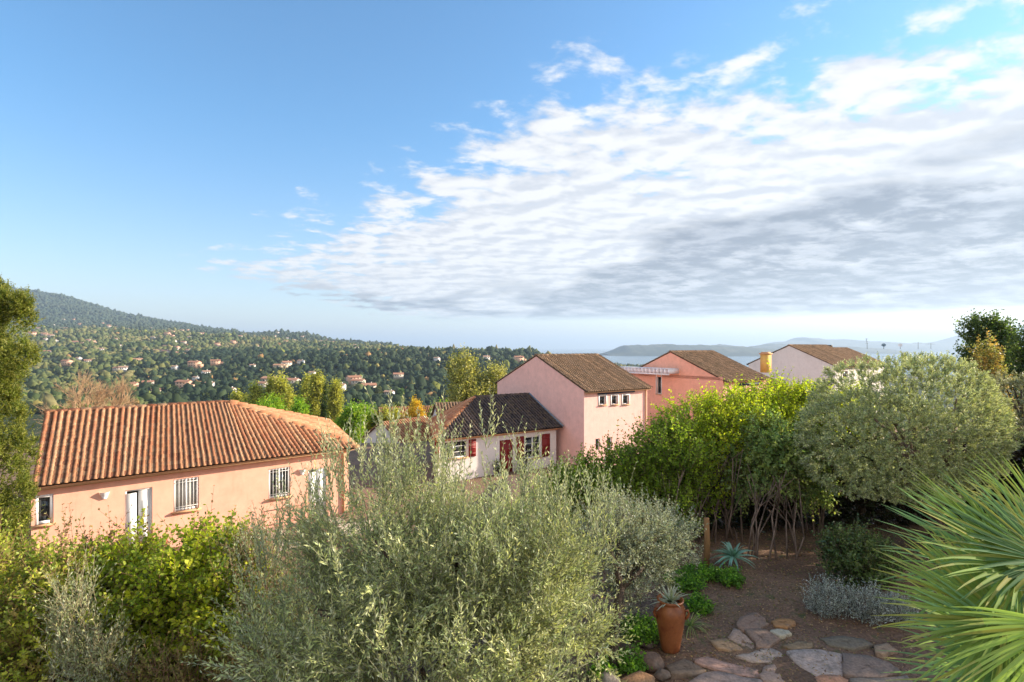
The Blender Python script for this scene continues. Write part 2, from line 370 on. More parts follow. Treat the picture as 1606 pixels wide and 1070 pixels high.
headland('headland_hill', 11500, [(1130, 547), (1180, 542), (1215, 537), (1240, 534), (1252, 529), (1262, 530), (1300, 532), (1340, 533), (1400, 538), (1450, 539), (1500, 530), (1530, 520), (1560, 516), (1620, 512), (1720, 505), (1900, 500)], 1200, m)
# ------------------------------------------------------------------ tiled roofs
def pal(cols, n, rng, var=.18):
    c = np.array(cols, float)[rng.choice(len(cols), n)]; return c*rng.uniform(1-var, 1+var, (n, 1))
TERRA = [(.41, .19, .095), (.45, .22, .115), (.38, .16, .085), (.48, .26, .14), (.43, .22, .12), (.36, .14, .07), (.50, .29, .165)]
OLD = [(.32, .20, .125), (.40, .26, .165), (.25, .165, .11), (.46, .29, .18), (.34, .23, .16)]
DARKT = [(.07, .055, .05), (.10, .075, .065), (.055, .045, .042), (.13, .09, .07)]
def tile_field(name, E, T, parent, cols, mat, rng, row=.36, rad=None, n=6):
    """rows of barrel tiles: E[i], T[i] the eave and top end of column line i"""
    E = np.array(E, float); T = np.array(T, float); mb_v = []; mb_f = []; mb_c = []
    def add(vs, fs, c):
        b = len(mb_v); mb_v.extend(vs); mb_f.extend([tuple(b+i for i in f) for f in fs]); mb_c.extend([c]*len(fs))
    K = len(E)
    for i in range(K-1):
        e, tt = (E[i]+E[i+1])/2, (T[i]+T[i+1])/2; Lc = np.linalg.norm(tt-e)
        if Lc < .12: continue
        ax = (tt-e)/Lc; we = np.linalg.norm(E[i+1]-E[i]); wt = np.linalg.norm(T[i+1]-T[i])
        sd = unit(E[i+1]-E[i]); nr = unit(np.cross(sd, ax)); nr = nr if nr[2] > 0 else -nr
        rows = max(1, int(round(Lc/row)))
        wob = rng.uniform(-.012, .012); ccol = pal(cols, 1, rng, .1)[0]
        for r in range(rows):
            t0 = r/rows; t1 = min(1, (r+1)/rows+.03); c = pal(cols, 1, rng)[0]*.4+ccol*.6; c2 = pal(cols, 1, rng)[0]*.42  # channel tiles darkened, painting shade into the valleys
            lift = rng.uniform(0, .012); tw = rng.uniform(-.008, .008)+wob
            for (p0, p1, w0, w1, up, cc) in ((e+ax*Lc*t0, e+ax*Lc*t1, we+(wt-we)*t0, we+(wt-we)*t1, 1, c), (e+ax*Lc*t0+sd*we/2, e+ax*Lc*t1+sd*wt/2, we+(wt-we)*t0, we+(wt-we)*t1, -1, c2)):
                vs = []; rs = .30 if up > 0 else .30
                for (p, w, z) in ((p0, w0, .022+lift), (p1, w1*.86, 0)):
                    for j in range(n+1):
                        th = math.pi*j/n; x = math.cos(th)*w*rs; hgt = math.sin(th)*w*rs*1.1
                        vs.append(p+sd*(x+tw)+nr*((hgt+z+.01) if up > 0 else (.055-hgt*.45+z)))
                fs = [(j, j+1, n+1+j+1, n+1+j) for j in range(n)]
                if up > 0: fs.append(tuple(range(n, -1, -1)))
                add(vs, fs, cc)
    # under-sheet that closes the roof
    b = len(mb_v); dn = V3(0, 0, -.035)
    for i in range(K): mb_v.append(E[i]+dn); mb_v.append(T[i]+dn)
    for i in range(K-1): mb_f.append((b+2*i, b+2*i+2, b+2*i+3, b+2*i+1)); mb_c.append(np.array(cols[0])*.5)
    return mesh_obj(name, np.array(mb_v), mb_f, mat, parent, col=np.array(mb_c), smooth=False)
def lerp_pts(a, b, n): a = np.array(a, float); b = np.array(b, float); return [a+(b-a)*i/(n-1) for i in range(n)]
def ridge_caps(name, a, b, parent, cols, mat, rng, r=.12, step=.38):
    a = np.array(a, float); b = np.array(b, float); L = np.linalg.norm(b-a); k = max(1, int(L/step)); mb = MB(); ax = (b-a)/L
    sd = unit(np.cross(ax, UP)); nr = np.cross(sd, ax); nr = nr if nr[2] > 0 else -nr
    for i in range(k):
        p0 = a+ax*L*i/k; p1 = a+ax*L*min(1, (i+1.12)/k); vs = []
        for p, rr, z in ((p0, r, .02), (p1, r*.86, 0)):
            for j in range(7): th = math.pi*j/6; vs.append(p+sd*math.cos(th)*rr*1.2+nr*(math.sin(th)*rr+z-.02))
        mb.add(vs, [(j, j+1, 8+j, 7+j) for j in range(6)]+[tuple(range(6, -1, -1))], tuple(pal(cols, 1, rng)[0]*1.1))
    return mb.build(name, mat, parent)
# ------------------------------------------------------------------ walls, windows
def wall_panel(mb, O, d, n, L, z0, z1, holes=(), depth=.2):
    O = np.array(O, float); pt = lambda s, z, k=0: V3(O[0]+d[0]*s-n[0]*k, O[1]+d[1]*s-n[1]*k, z)
    ss_ = sorted(set([0, L]+[x for h in holes for x in h[:2]])); zs = sorted(set([z0, z1]+[x for h in holes for x in h[2:4]]))
    for i in range(len(ss_)-1):
        for j in range(len(zs)-1):
            a, b, c, e = ss_[i], ss_[i+1], zs[j], zs[j+1]
            if any(h[0] <= a+1e-6 and h[1] >= b-1e-6 and h[2] <= c+1e-6 and h[3] >= e-1e-6 for h in holes): continue
            mb.add([pt(a, c), pt(b, c), pt(b, e), pt(a, e)], [(0, 1, 2, 3)])
    for (a, b, c, e) in holes:
        q = [(a, c), (b, c), (b, e), (a, e)]
        for i in range(4):
            (s1, w1), (s2, w2) = q[i], q[(i+1) % 4]; mb.add([pt(s1, w1), pt(s2, w2), pt(s2, w2, depth), pt(s1, w1, depth)], [(0, 1, 2, 3)])
def hit(u, v, O, d):
    """where the sight line through photo point (u,v) meets the vertical wall through O along d -> (s, z)"""
    a = (u-U0)/F; y = (O[0]-d[0]/d[1]*O[1])/(a-d[0]/d[1]) if abs(d[1]) > 1e-9 else O[1]
    s = (y-O[1])/d[1]; return s, H+(V0-v)/F*y
def rect(px, O, d):
    u0, v0, u1, v1 = px; um, vm = (u0+u1)/2, (v0+v1)/2
    return (hit(u0, vm, O, d)[0], hit(u1, vm, O, d)[0], hit(um, v1, O, d)[1], hit(um, v0, O, d)[1])
def window(parent, O, d, n, h, fr=.06, rec=.12, bars=0, mull=1, sill=True, mat='white', cross=0, label=None, surround=0, pane='glass'):
    a, b, c, e = h; O = np.array(O, float)
    pt = lambda s, z, k: V3(O[0]+d[0]*s-n[0]*k, O[1]+d[1]*s-n[1]*k, z)
    mb = MB()
    for (s, z, hs, hz) in ((a+fr/2, (c+e)/2, fr/2, (e-c)/2), (b-fr/2, (c+e)/2, fr/2, (e-c)/2), ((a+b)/2, e-fr/2, (b-a)/2-fr, fr/2), ((a+b)/2, c+fr/2, (b-a)/2-fr, fr/2)):
        mb.box(pt(s, z, rec), (hs, .035, hz), d)
    for i in range(mull):
        s = a+(b-a)*(i+1)/(mull+1); mb.box(pt(s, (c+e)/2, rec), (fr*.55, .03, (e-c)/2-fr), d)
    for i in range(cross):
        z = c+(e-c)*(i+1)/(cross+1); mb.box(pt((a+b)/2, z, rec+.003), ((b-a)/2-fr, .012, .012), d)
    w = mb.build('window', M[mat], parent)
    if label: w['label'] = label
    g = MB(); g.box(pt((a+b)/2, (c+e)/2, rec+.02), ((b-a)/2-fr*.5, .006, (e-c)/2-fr*.5), d); g.build('pane', M[pane], w)
    if sill: q = MB(); q.box(pt((a+b)/2, c-.03, -.03), ((b-a)/2+.06, .07, .03), d); q.build('sill', M['cornice'] if mat == 'white' else M[mat], w)
    if bars:
        q = MB()
        for i in range(bars):
            s = a+(b-a)*(i+.5)/bars; q.tube([pt(s, c+.02, .02), pt(s, e-.02, .02)], .011, 5)
        for z in (c+(e-c)*.12, c+(e-c)*.88): q.tube([pt(a+.01, z, .022), pt(b-.01, z, .022)], .011, 5)
        q.build('window_bars', M['white'], w)
    if surround:
        q = MB(); t_ = surround
        for (s, z, hs, hz) in ((a-t_/2, (c+e)/2, t_/2, (e-c)/2+t_), (b+t_/2, (c+e)/2, t_/2, (e-c)/2+t_), ((a+b)/2, e+t_/2, (b-a)/2, t_/2), ((a+b)/2, c-t_/2, (b-a)/2, t_/2)): q.box(pt(s, z, -.012), (hs, .012, hz), d)
        q.build('window_surround', M['white'], w)
    return w
def shutter(parent, O, d, n, h):
    a, b, c, e = h; O = np.array(O, float); pt = lambda s, z, k: V3(O[0]+d[0]*s+n[0]*k, O[1]+d[1]*s+n[1]*k, z)
    q = MB(); q.box(pt((a+b)/2, (c+e)/2, .03), ((b-a)/2, .018, (e-c)/2), d)
    for z in (c+.18*(e-c), c+.82*(e-c), (c+e)/2): q.box(pt((a+b)/2, z, .058), ((b-a)/2-.02, .01, .04), d)
    for s in np.linspace(a+.05, b-.05, 5): q.box(pt(s, (c+e)/2, .051), (.006, .003, (e-c)/2-.03), d)
    return q.build('shutter', M['red'], parent)
def gutter(parent, a, b, r, mat, name='gutter'):
    q = MB(); q.tube([a, b], r, 8); return q.build(name, mat, parent)

# =================================================================== the long salmon house on the left
rng = np.random.default_rng(11)
hA = thing('long_house', 'long salmon pink house with orange barrel tile roof, barred windows and white doors', 'house', (-11, 22, -3.1))
zE = H-4.2
def onz(u, v, z): d = (H-z)*F/(v-V0); return P(u, v, d)
E0 = onz(48, 766, zE); E1 = onz(560, 702, zE); dA = unit((E1-E0)*V3(1, 1, 0)); nA = V3(dA[1], -dA[0], 0)
zR = H-2.65; T0 = onz(70, 647, zR); TR = onz(352, 631, zR); C2 = onz(516, 661, zE)
KE = [(48, 70), (90, 108), (187, 197), (222, 231), (280, 276), (328, 312), (380, 352)]
nc = 58; Epts = []; Tpts = []
Lw = np.linalg.norm(E1-E0)
for i in range(nc):
    s = i/(nc-1); e = E0+(E1-E0)*s; u = U0+F*e[0]/e[1]
    if u <= 380:
        ut = np.interp(u, [k_[0] for k_ in KE], [k_[1] for k_ in KE]); a = (ut-U0)/F
        dr = TR-T0; q = (T0[0]-a*T0[1])/(a*dr[1]-dr[0]); T_ = T0+dr*q
    else:
        q = (u-380)/(560-380); T_ = TR+(E1-TR)*q**1.25
    Epts.append(e); Tpts.append(T_)
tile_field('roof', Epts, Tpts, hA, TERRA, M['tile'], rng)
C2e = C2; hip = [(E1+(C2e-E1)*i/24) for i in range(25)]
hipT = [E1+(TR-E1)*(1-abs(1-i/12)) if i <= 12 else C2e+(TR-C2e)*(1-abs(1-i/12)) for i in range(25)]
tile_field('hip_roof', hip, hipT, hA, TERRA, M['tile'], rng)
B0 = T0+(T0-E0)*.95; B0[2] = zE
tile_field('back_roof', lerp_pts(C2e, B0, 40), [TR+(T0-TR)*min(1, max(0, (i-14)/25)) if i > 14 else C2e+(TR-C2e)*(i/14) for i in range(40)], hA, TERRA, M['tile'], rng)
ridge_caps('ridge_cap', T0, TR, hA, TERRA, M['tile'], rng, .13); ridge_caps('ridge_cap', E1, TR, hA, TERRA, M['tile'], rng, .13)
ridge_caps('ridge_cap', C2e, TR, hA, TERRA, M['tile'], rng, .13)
ov = .38; OA = E0-nA*ov; OA[2] = 0; LA = Lw-.2; zF = zE-2.75
pxA = {'w1': (54, 776, 84, 822), 'door': (196, 767, 239, 846), 'w2': (272, 750, 312, 800), 'w3': (421, 734, 455, 780), 'd2': (483, 735, 512, 806)}
hA_ = {k_: rect(p_, OA, dA) for k_, p_ in pxA.items()}
a, b, c, e = hA_['door']; hA_['door'] = (a, b, zF, e); a, b, c, e = hA_['d2']; hA_['d2'] = (a, b, zF, e)
mb = MB(); wall_panel(mb, OA, dA, nA, LA, zF-1.0, zE-.03, list(hA_.values()), .22)
# side and back walls
pb = [OA+dA*0, OA+dA*LA, C2+nA*.5-dA*.3, B0+nA*.4+dA*.3]
for i in (1, 2, 3):
    p, q = pb[i], pb[(i+1) % 4]; mb.add([V3(p[0], p[1], zF-1), V3(q[0], q[1], zF-1), V3(q[0], q[1], zE-.03), V3(p[0], p[1], zE-.03)], [(0, 1, 2, 3)])
p, q = pb[3], pb[0]; mb.add([V3(p[0], p[1], zE-.03), V3(q[0], q[1], zE-.03), T0-UP*.05+dA*.25], [(0, 1, 2)])
mb.build('wall', M['wall_salmon'], hA)
q = MB(); q.box(OA+dA*LA/2+nA*.16+UP*(zE-.06), (LA/2+.1, .17, .035), dA); q.box(OA+dA*LA/2+nA*.05+UP*(zE-.13), (LA/2+.05, .055, .035), dA); q.build('eave_moulding', M['cornice'], hA)
window(hA, OA, dA, nA, hA_['w1'], .09, .06, mull=0, label='small white framed window beside the cypress')
window(hA, OA, dA, nA, hA_['w2'], .07, .08, bars=7, mull=1, label='barred window beside the white door', pane='curtain')
window(hA, OA, dA, nA, hA_['w3'], .07, .08, bars=7, mull=1, label='barred window nearer the hip end')
for key, lab in (('door', 'white door beside the barred window'), ('d2', 'white door half hidden by the olive tree')):
    a, b, c, e = hA_[key]; pt = lambda s, z, k: V3(OA[0]+dA[0]*s-nA[0]*k, OA[1]+dA[1]*s-nA[1]*k, z)
    q = MB(); fw = .05
    q.box(pt(a+fw/2, (c+e)/2, .08), (fw/2, .04, (e-c)/2), dA); q.box(pt(b-fw/2, (c+e)/2, .08), (fw/2, .04, (e-c)/2), dA); q.box(pt((a+b)/2, e-fw/2, .08), ((b-a)/2-fw, .04, fw/2), dA)
    mid = a+(b-a)*.42
    q.box(pt((a+mid)/2+.02, (c+e)/2-.03, .03), ((mid-a)/2-.02, .02, (e-c)/2-.09), dA); q.box(pt((mid+b)/2, (c+e)/2, .09), ((b-mid)/2-.05, .02, (e-c)/2-.05), dA)
    for zz in (.3, .68): q.box(pt((mid+b)/2, c+(e-c)*zz, .065), ((b-mid)/2-.14, .006, (e-c)*.13), dA)
    dr_ = q.build('door', M['door_white'], hA); dr_['label'] = lab
    q = MB(); q.tube([pt(a+.1, c+1.0, -.03), pt(a+.1, c+1.14, -.03)], .014, 6); q.tube([pt(a+.1, c+1.07, .02), pt(a+.1, c+1.07, -.03)], .01, 6); q.build('handle', M['iron'], dr_)
for (u_, v_) in ((164, 777), (474, 740)):
    s, z = hit(u_, v_, OA, dA); c = OA+dA*s; c[2] = z-.1
    q = MB(); vs = []; n_ = 9
    for (r_, zz) in ((.06, 0), (.10, .10), (.15, .22)):
        for j in range(n_): th = math.pi*j/(n_-1); vs.append(c+dA*math.cos(th)*r_+nA*(math.sin(th)*r_*1.1+.004)+UP*zz)
    fs = [(i*n_+j, i*n_+j+1, (i+1)*n_+j+1, (i+1)*n_+j) for i in range(2) for j in range(n_-1)]; q.add(vs, fs+[tuple(range(n_))])
    l_ = q.build('wall_lamp', M['white'], hA, smooth=True); l_['label'] = 'half bowl lamp beside the small window' if u_ < 300 else 'half bowl lamp beside the barred window by the hip end'
dp = OA+dA*(LA-.25)+nA*.06; q = MB(); q.tube([V3(dp[0], dp[1], zF), V3(dp[0], dp[1], zE-.2), V3(*(dp+nA*.3)[:2], zE-.06)], .045, 8); q.build('downpipe', M['cornice'], hA)
# terrace things by the house
ter = lambda s, k: OA+dA*s+nA*k
tz = zF
q = MB(); q.box(ter(LA/2, 1.3)+UP*(tz-.45), (LA/2+1, 1.4, .45), dA); tag(q.build('terrace', M['paving']), 'pale concrete terrace strip in front of the long salmon house', 'terrace')
s_, z_ = hit(247, 815, OA, dA)
ch = thing('garden_chair', 'reddish brown garden chair beside the white door of the salmon house', 'chair', ter(s_, .45)+UP*tz)
M['chairwood'] = surf('brown_resin', (.30, .09, .05), .6, .1, 4)
c0 = ter(s_, .45)+UP*tz
q = MB(); q.box(c0+UP*.44, (.23, .23, .02), dA); q.build('seat', M['chairwood'], ch)
q = MB(); q.box(c0+dA*-.21+UP*.72, (.015, .22, .24), dA, top=.85); q.build('backrest', M['chairwood'], ch)
for sx in (-1, 1):
    for sy in (-1, 1): q = MB(); q.tube([c0+dA*.21*sx+nA*.2*sy, c0+dA*.19*sx+nA*.18*sy+UP*.42], .02, 6); q.build('leg', M['chairwood'], ch)
rl = thing('handrail', 'thin reddish metal handrail in front of the salmon house wall', 'handrail', ter(hit(440, 800, OA, dA)[0], 1.6)+UP*tz)
M['rust'] = surf('rusty_paint', (.35, .14, .09), .6, .2, 6)
for (ua, ub) in ((395, 470),):
    sa, sb = hit(ua, 800, OA, dA)[0], hit(ub, 800, OA, dA)[0]
    for s_ in np.linspace(sa, sb, 5): q = MB(); q.tube([ter(s_, 1.6)+UP*tz, ter(s_, 1.6)+UP*(tz+1.15)], .02, 6); q.build('post', M['rust'], rl)
    for hh in (1.12, .6): q = MB(); q.tube([ter(sa, 1.6)+UP*(tz+hh), ter(sb, 1.6)+UP*(tz+hh)], .018, 6); q.build('rail', M['rust'], rl)

# =================================================================== row of tall gabled houses
aH = unit(V3(.818, .576, 0)); gH = V3(-aH[1], aH[0], 0)
def gable_house(name, label, K, GL, L, rise, wallmat, parent_holes, rng, cols=OLD, mat='tile_old', floor=-4.6, roofw=.2, wallmat2=None):
    K = np.array(K, float); zk = K[2]; base = K.copy(); base[2] = floor
    h = thing(name, label, 'house', base)
    mb = MB()
    wall_panel(mb, K, aH, -gH, L, floor-.5, zk, parent_holes.get('right', []))
    wall_panel(mb, K, gH, -aH, GL, floor-.5, zk, parent_holes.get('gable', []))
    Kb = K+gH*GL; wall_panel(mb, Kb+aH*L, -aH, gH, L, floor-.5, zk); Kc = K+aH*L; wall_panel(mb, Kc, gH, aH, GL, floor-.5, zk)
    ap = K+gH*GL/2; ap[2] = zk+rise
    mb.add([K, Kb, ap], [(0, 1, 2)]); mb.add([Kc, Kb+aH*L, ap+aH*L], [(0, 1, 2)])
    mb.build('wall', M[wallmat], h)
    ovh = .32; sl = rise/(GL/2); A0 = ap-aH*.05+UP*.06; A1 = ap+aH*(L+.12)+UP*.06; n_ = int(L/roofw)+1
    e0 = K-gH*ovh-UP*sl*ovh-aH*.05+UP*.06; e1 = e0+aH*(L+.17)
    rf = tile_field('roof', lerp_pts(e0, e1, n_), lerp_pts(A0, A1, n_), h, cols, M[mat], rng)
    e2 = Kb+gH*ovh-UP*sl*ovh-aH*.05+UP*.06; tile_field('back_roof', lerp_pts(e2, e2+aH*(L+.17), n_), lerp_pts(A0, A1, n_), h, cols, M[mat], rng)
    ridge_caps('ridge_cap', A0, A1, h, cols, M[mat], rng, .13)
    q = MB(); q.box((e0+e1)/2+gH*.18-UP*.07, (L/2, .12, .035), aH); q.build('eave_moulding', M['cornice'], h)
    return h
K = P(916, 613, 34.7); C_K = K
R3 = [rect(p_, K, aH) for p_ in ((940, 621, 950, 635), (959, 620.5, 968.5, 634.5), (976.5, 620, 986, 634), (934, 688, 940.5, 706), (952, 686, 959.5, 705))]
hC = gable_house('gabled_house', 'tall pale pink gabled house with three little windows under the mossy brown roof', K, 10.03, 6.0, 2.14, 'wall_pink', {'right': R3}, rng)
for i, h_ in enumerate(R3):
    window(hC, K, aH, -gH, h_, .05, .1, mull=0, sill=i < 3, surround=.1 if i < 3 else 0)
l_ = rect((937, 612.5, 994, 617), K, aH); q = MB(); q.box(K+aH*(l_[0]+l_[1])/2-gH*.05+UP*(l_[2]+l_[3]-2*K[2])/2, ((l_[1]-l_[0])/2, .06, (l_[3]-l_[2])/2), aH); q.build('lintel', M['blue'], hC)
dp = C_K+aH*5.8-gH*.06; q = MB(); q.tube([V3(dp[0], dp[1], -4.6), V3(dp[0], dp[1], C_K[2]-.15)], .05, 8); q.build('downpipe', M['cornice'], hC)
K = P(1134, 597, 42.); D_K = K
gw = rect((1030, 587, 1037, 618), K, gH)
gw = (min(gw[:2]), max(gw[:2]), gw[2], gw[3])
rw = [rect(p_, K, aH) for p_ in ((1162, 608, 1170, 620), (1178, 607, 1186, 619))]
hD = gable_house('gabled_house', 'coral gabled house with a white slatted awning on its gable wall', K, 10.03, 6.0, 2.14, 'wall_coral', {'gable': [gw], 'right': rw}, rng)
window(hD, K, gH, -aH, gw, .07, .1, mull=0, cross=0, surround=.08)
for h_ in rw: window(hD, K, aH, -gH, h_, .05, .1, mull=0)
l_ = rect((1157, 600, 1195, 604), K, aH); q = MB(); q.box(K+aH*(l_[0]+l_[1])/2-gH*.05+UP*(l_[2]+l_[3]-2*K[2])/2, ((l_[1]-l_[0])/2, .06, (l_[3]-l_[2])/2), aH); q.build('lintel', M['blue'], hD)
# slatted awning on the gable wall
g0 = rect((984, 578, 1064, 588), K, gH); s0, s1 = min(g0[:2]), max(g0[:2]); za = H+(V0-580)/F*46.5
pg = MB()
for s_ in np.linspace(s0, s1, 15): pg.box(K+gH*s_-aH*.62+UP*(za-K[2]-.07), (.07, .66, .2), gH)
pg_ = pg.build('pergola_rafters', M['white_soft'], hD)
q = MB()
for kk in np.linspace(.12, 1.25, 9): q.box(K+gH*(s0+s1)/2-aH*kk+UP*(za-K[2]+.145), ((s1-s0)/2+.1, .05, .012), gH)
q.box(K+gH*(s0+s1)/2-aH*1.2+UP*(za-K[2]-.33), ((s1-s0)/2, .05, .055), gH); q.build('pergola_slats', M['white_soft'], hD)
# low wing with the ochre chimney beyond
Kw = P(1196, 612, 47); hW = gable_house('low_house', 'low house of mossy roof with an ochre chimney between the coral and white houses', Kw, 8, 4.4, 1.55, 'wall_pink', {}, rng)
ck = P(1201, 580, 50.5); q = MB(); q.box(V3(ck[0], ck[1], H+(V0-570)/F*50.5), (.42, .3, .85), aH)
chm = q.build('chimney', M['wall_ochre'], hW)
q = MB(); q.box(V3(ck[0], ck[1], H+(V0-570)/F*50.5+.905), (.5, .38, .05), aH); q.box(V3(ck[0], ck[1], H+(V0-570)/F*50.5+1.006), (.36, .26, .05), aH); q.build('chimney_cap', M['tile_old'] if False else M['cornice'], chm)
K = P(1310, 575, 58.5); E_K = K
rE = [rect((1322, 582, 1330, 594), K, aH)]
hE = gable_house('gabled_house', 'white gabled house with brown roof standing above the bright hedge', K, 10.03, 9.0, 2.25, 'wall_white', {'right': rE}, rng)
window(hE, K, aH, -gH, rE[0], .05, .1, mull=0)
q = MB(); q.box(K+gH*5+aH*9.2+UP*2.25, (.2, .5, .12), aH); q.build('chimney', M['iron'], hE)
K2 = E_K+aH*10.2+gH*2.5; K2[2] -= .05
hF = gable_house('gabled_house', 'brown roofed house at the end of the row carrying the aerials', K2, 9, 9.0, 1.95, 'wall_white', {}, rng)
apF = K2+gH*4.5+UP*1.95; rlist = [(1360, 'tilted'), (1386, 'dish'), (1412, 'dish'), (1440, 'yagi'), (1460, 'yagi')]
labs = ['leaning television aerial nearest the white house gable', 'small satellite dish beside the leaning aerial', 'satellite dish between the leaning aerial and the long yagi aerials', 'yagi aerial with a long boom next to the satellite dish', 'yagi aerial at the end of the roof ridge toward the pine']
for (u_, kd), lab in zip(rlist, labs):
    a_ = (u_-U0)/F; q_ = (apF[0]-a_*apF[1])/(a_*aH[1]-aH[0]); p = apF+aH*q_+UP*.1
    o = thing('aerial' if kd != 'dish' else 'satellite_dish', lab, 'aerial' if kd != 'dish' else 'satellite dish', p, group='aerials on the last roof')
    q = MB()
    if kd == 'tilted':
        q.tube([p-UP*.2, p+UP*.6, p+UP*1.35-aH*.25], .025, 5); q.build('mast', M['iron'], o); q = MB()
        for w in (.6, .85, 1.1, 1.3): q.tube([p+UP*w-aH*.35+gH*.1, p+UP*(w+.05)+aH*.12-gH*.1], .012, 4)
        q.build('elements', M['iron'], o)
    elif kd == 'dish':
        q.tube([p-UP*.2, p+UP*.45], .03, 5); q.build('mast', M['iron'], o); q = MB(); vs = []; c_ = p+UP*.42; nd = unit(V3(-.5, -.8, .3)); e1_ = unit(np.cross(nd, UP)); e2_ = np.cross(e1_, nd)
        for r_, k_ in ((.02, -.1), (.16, -.04), (.30, 0.)):
            for j in range(14): th = j/14*6.283; vs.append(c_+nd*k_+e1_*math.cos(th)*r_+e2_*math.sin(th)*r_*.9)
        q.add(vs, [(i*14+j, i*14+(j+1) % 14, (i+1)*14+(j+1) % 14, (i+1)*14+j) for i in range(2) for j in range(14)]); q.tube([c_-e2_*.4, c_+nd*.35], .012, 4); q.build('dish', M['white_soft'] if u_ > 1400 else M['bluegrey'], o)
    else:
        hh = 1.0 if u_ < 1450 else .8
        q.tube([p-UP*.2, p+UP*hh], .025, 5); q.build('mast', M['iron'], o); q = MB(); q.tube([p+UP*hh*.8-aH*1.3, p+UP*hh*.8+aH*1.0], .018, 4)
        for w in np.linspace(-1.25, .95, 9): q.tube([p+UP*hh*.8+aH*w-gH*.35, p+UP*hh*.8+aH*w+gH*.35], .01, 4)
        q.build('elements', M['iron'], o)

# =================================================================== small house with red shutters
Lz = H-5.3
BL = onz(681, 689.7, Lz); BR = onz(883, 670, Lz); dB = unit((BR-BL)*V3(1, 1, 0)); nB = V3(dB[1], -dB[0], 0)
TBr = P(829.7, 618, 39.5); TBl = P(744.5, 622.5, 37.1); TBl[2] = TBr[2]
hB = thing('shuttered_house', 'small white house with dark red shutters, dark red door and dark tiled roof', 'house', V3(0, 35, Lz-2.7))
nn = 42; ER = lerp_pts(BL, BR, nn); sp = [np.dot(e-BL, dB) for e in ER]; LB = sp[-1]; sL = np.dot(TBl-BL, dB); sR = np.dot(TBr-BL, dB)
TT = []
for e, s in zip(ER, sp):
    if s < sL: TT.append(BL+(TBl-BL)*(s/sL))
    else: TT.append(TBl+(TBr-TBl)*((s-sL)/(LB-sL)))
RB = [TERRA[i] for i in (0, 1, 5)]
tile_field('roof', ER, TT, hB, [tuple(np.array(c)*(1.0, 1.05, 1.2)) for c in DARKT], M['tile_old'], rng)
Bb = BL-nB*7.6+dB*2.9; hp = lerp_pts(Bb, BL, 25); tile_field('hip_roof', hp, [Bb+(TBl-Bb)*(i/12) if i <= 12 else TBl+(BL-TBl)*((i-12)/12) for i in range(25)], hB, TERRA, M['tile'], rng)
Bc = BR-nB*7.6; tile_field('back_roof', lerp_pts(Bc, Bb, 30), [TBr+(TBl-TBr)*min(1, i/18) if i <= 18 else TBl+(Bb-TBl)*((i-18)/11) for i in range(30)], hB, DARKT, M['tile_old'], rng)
ridge_caps('ridge_cap', BL, TBl, hB, TERRA, M['tile'], rng, .13); ridge_caps('ridge_cap', TBl, TBr, hB, DARKT, M['tile_old'], rng, .12)
q = MB(); q.tube([BR+UP*.06, TBr+UP*.06], .07, 4); q.build('verge_flashing', M['bluegrey'], hB)
OB = BL-nB*.35+dB*.25; OB[2] = 0; LBw = LB-.55; zFB = Lz-2.65
pB = {'wl': (689, 692, 733, 719), 'dr': (783.5, 690, 804.5, 745), 'wr': (823, 684, 848, 718.5)}
hb = {k_: rect(p_, OB, dB) for k_, p_ in pB.items()}; a, b, c, e = hb['dr']; hb['dr'] = (a, b, zFB, e)
mb = MB(); wall_panel(mb, OB, dB, nB, LBw, zFB-.6, Lz-.03, list(hb.values()), .2)
Q0, Q1, Q2, Q3 = OB, OB+dB*LBw, OB+dB*LBw-nB*7, OB-nB*7+dB*3.1
for p, q_ in ((Q1, Q2), (Q2, Q3), (Q3, Q0)): mb.add([V3(p[0], p[1], zFB-.6), V3(q_[0], q_[1], zFB-.6), V3(q_[0], q_[1], Lz-.03), V3(p[0], p[1], Lz-.03)], [(0, 1, 2, 3)])
mb.build('wall', M['wall_white'], hB)
q = MB(); q.box(OB+dB*LBw/2+nB*.15+UP*(Lz-.06), (LBw/2+.2, .16, .04), dB); q.box(OB+dB*LBw/2+nB*.03+UP*(Lz-.15), (LBw/2+.05, .04, .05), dB); q.build('eave_moulding', M['cornice'], hB)
window(hB, OB, dB, nB, hb['wl'], .07, .08, mull=1, cross=2, label='wide window with white frame'); window(hB, OB, dB, nB, hb['wr'], .08, .08, mull=1, cross=2, label='window beside the red door')
for px in ((681.5, 693, 688.5, 719.5), (735, 689, 746, 716), (809.5, 684.5, 821.5, 720.5), (849.5, 680.5, 862, 716)): shutter(hB, OB, dB, nB, rect(px, OB, dB))
a, b, c, e = hb['dr']; q = MB(); pt = lambda s, z, k: V3(OB[0]+dB[0]*s-nB[0]*k, OB[1]+dB[1]*s-nB[1]*k, z)
q.box(pt((a+b)/2, (c+e)/2, .08), ((b-a)/2-.01, .03, (e-c)/2-.01), dB)
for s_ in (.3, .7):
    for z_ in (.27, .72): q.box(pt(a+(b-a)*s_, c+(e-c)*z_, .045), ((b-a)*.14, .008, (e-c)*.17), dB)
dr_ = q.build('door', M['red'], hB); q = MB(); q.tube([pt(b-.1, c+1.0, .03), pt(b-.1, c+1.15, .03)], .015, 6); q.build('handle', M['bluegrey'], dr_)
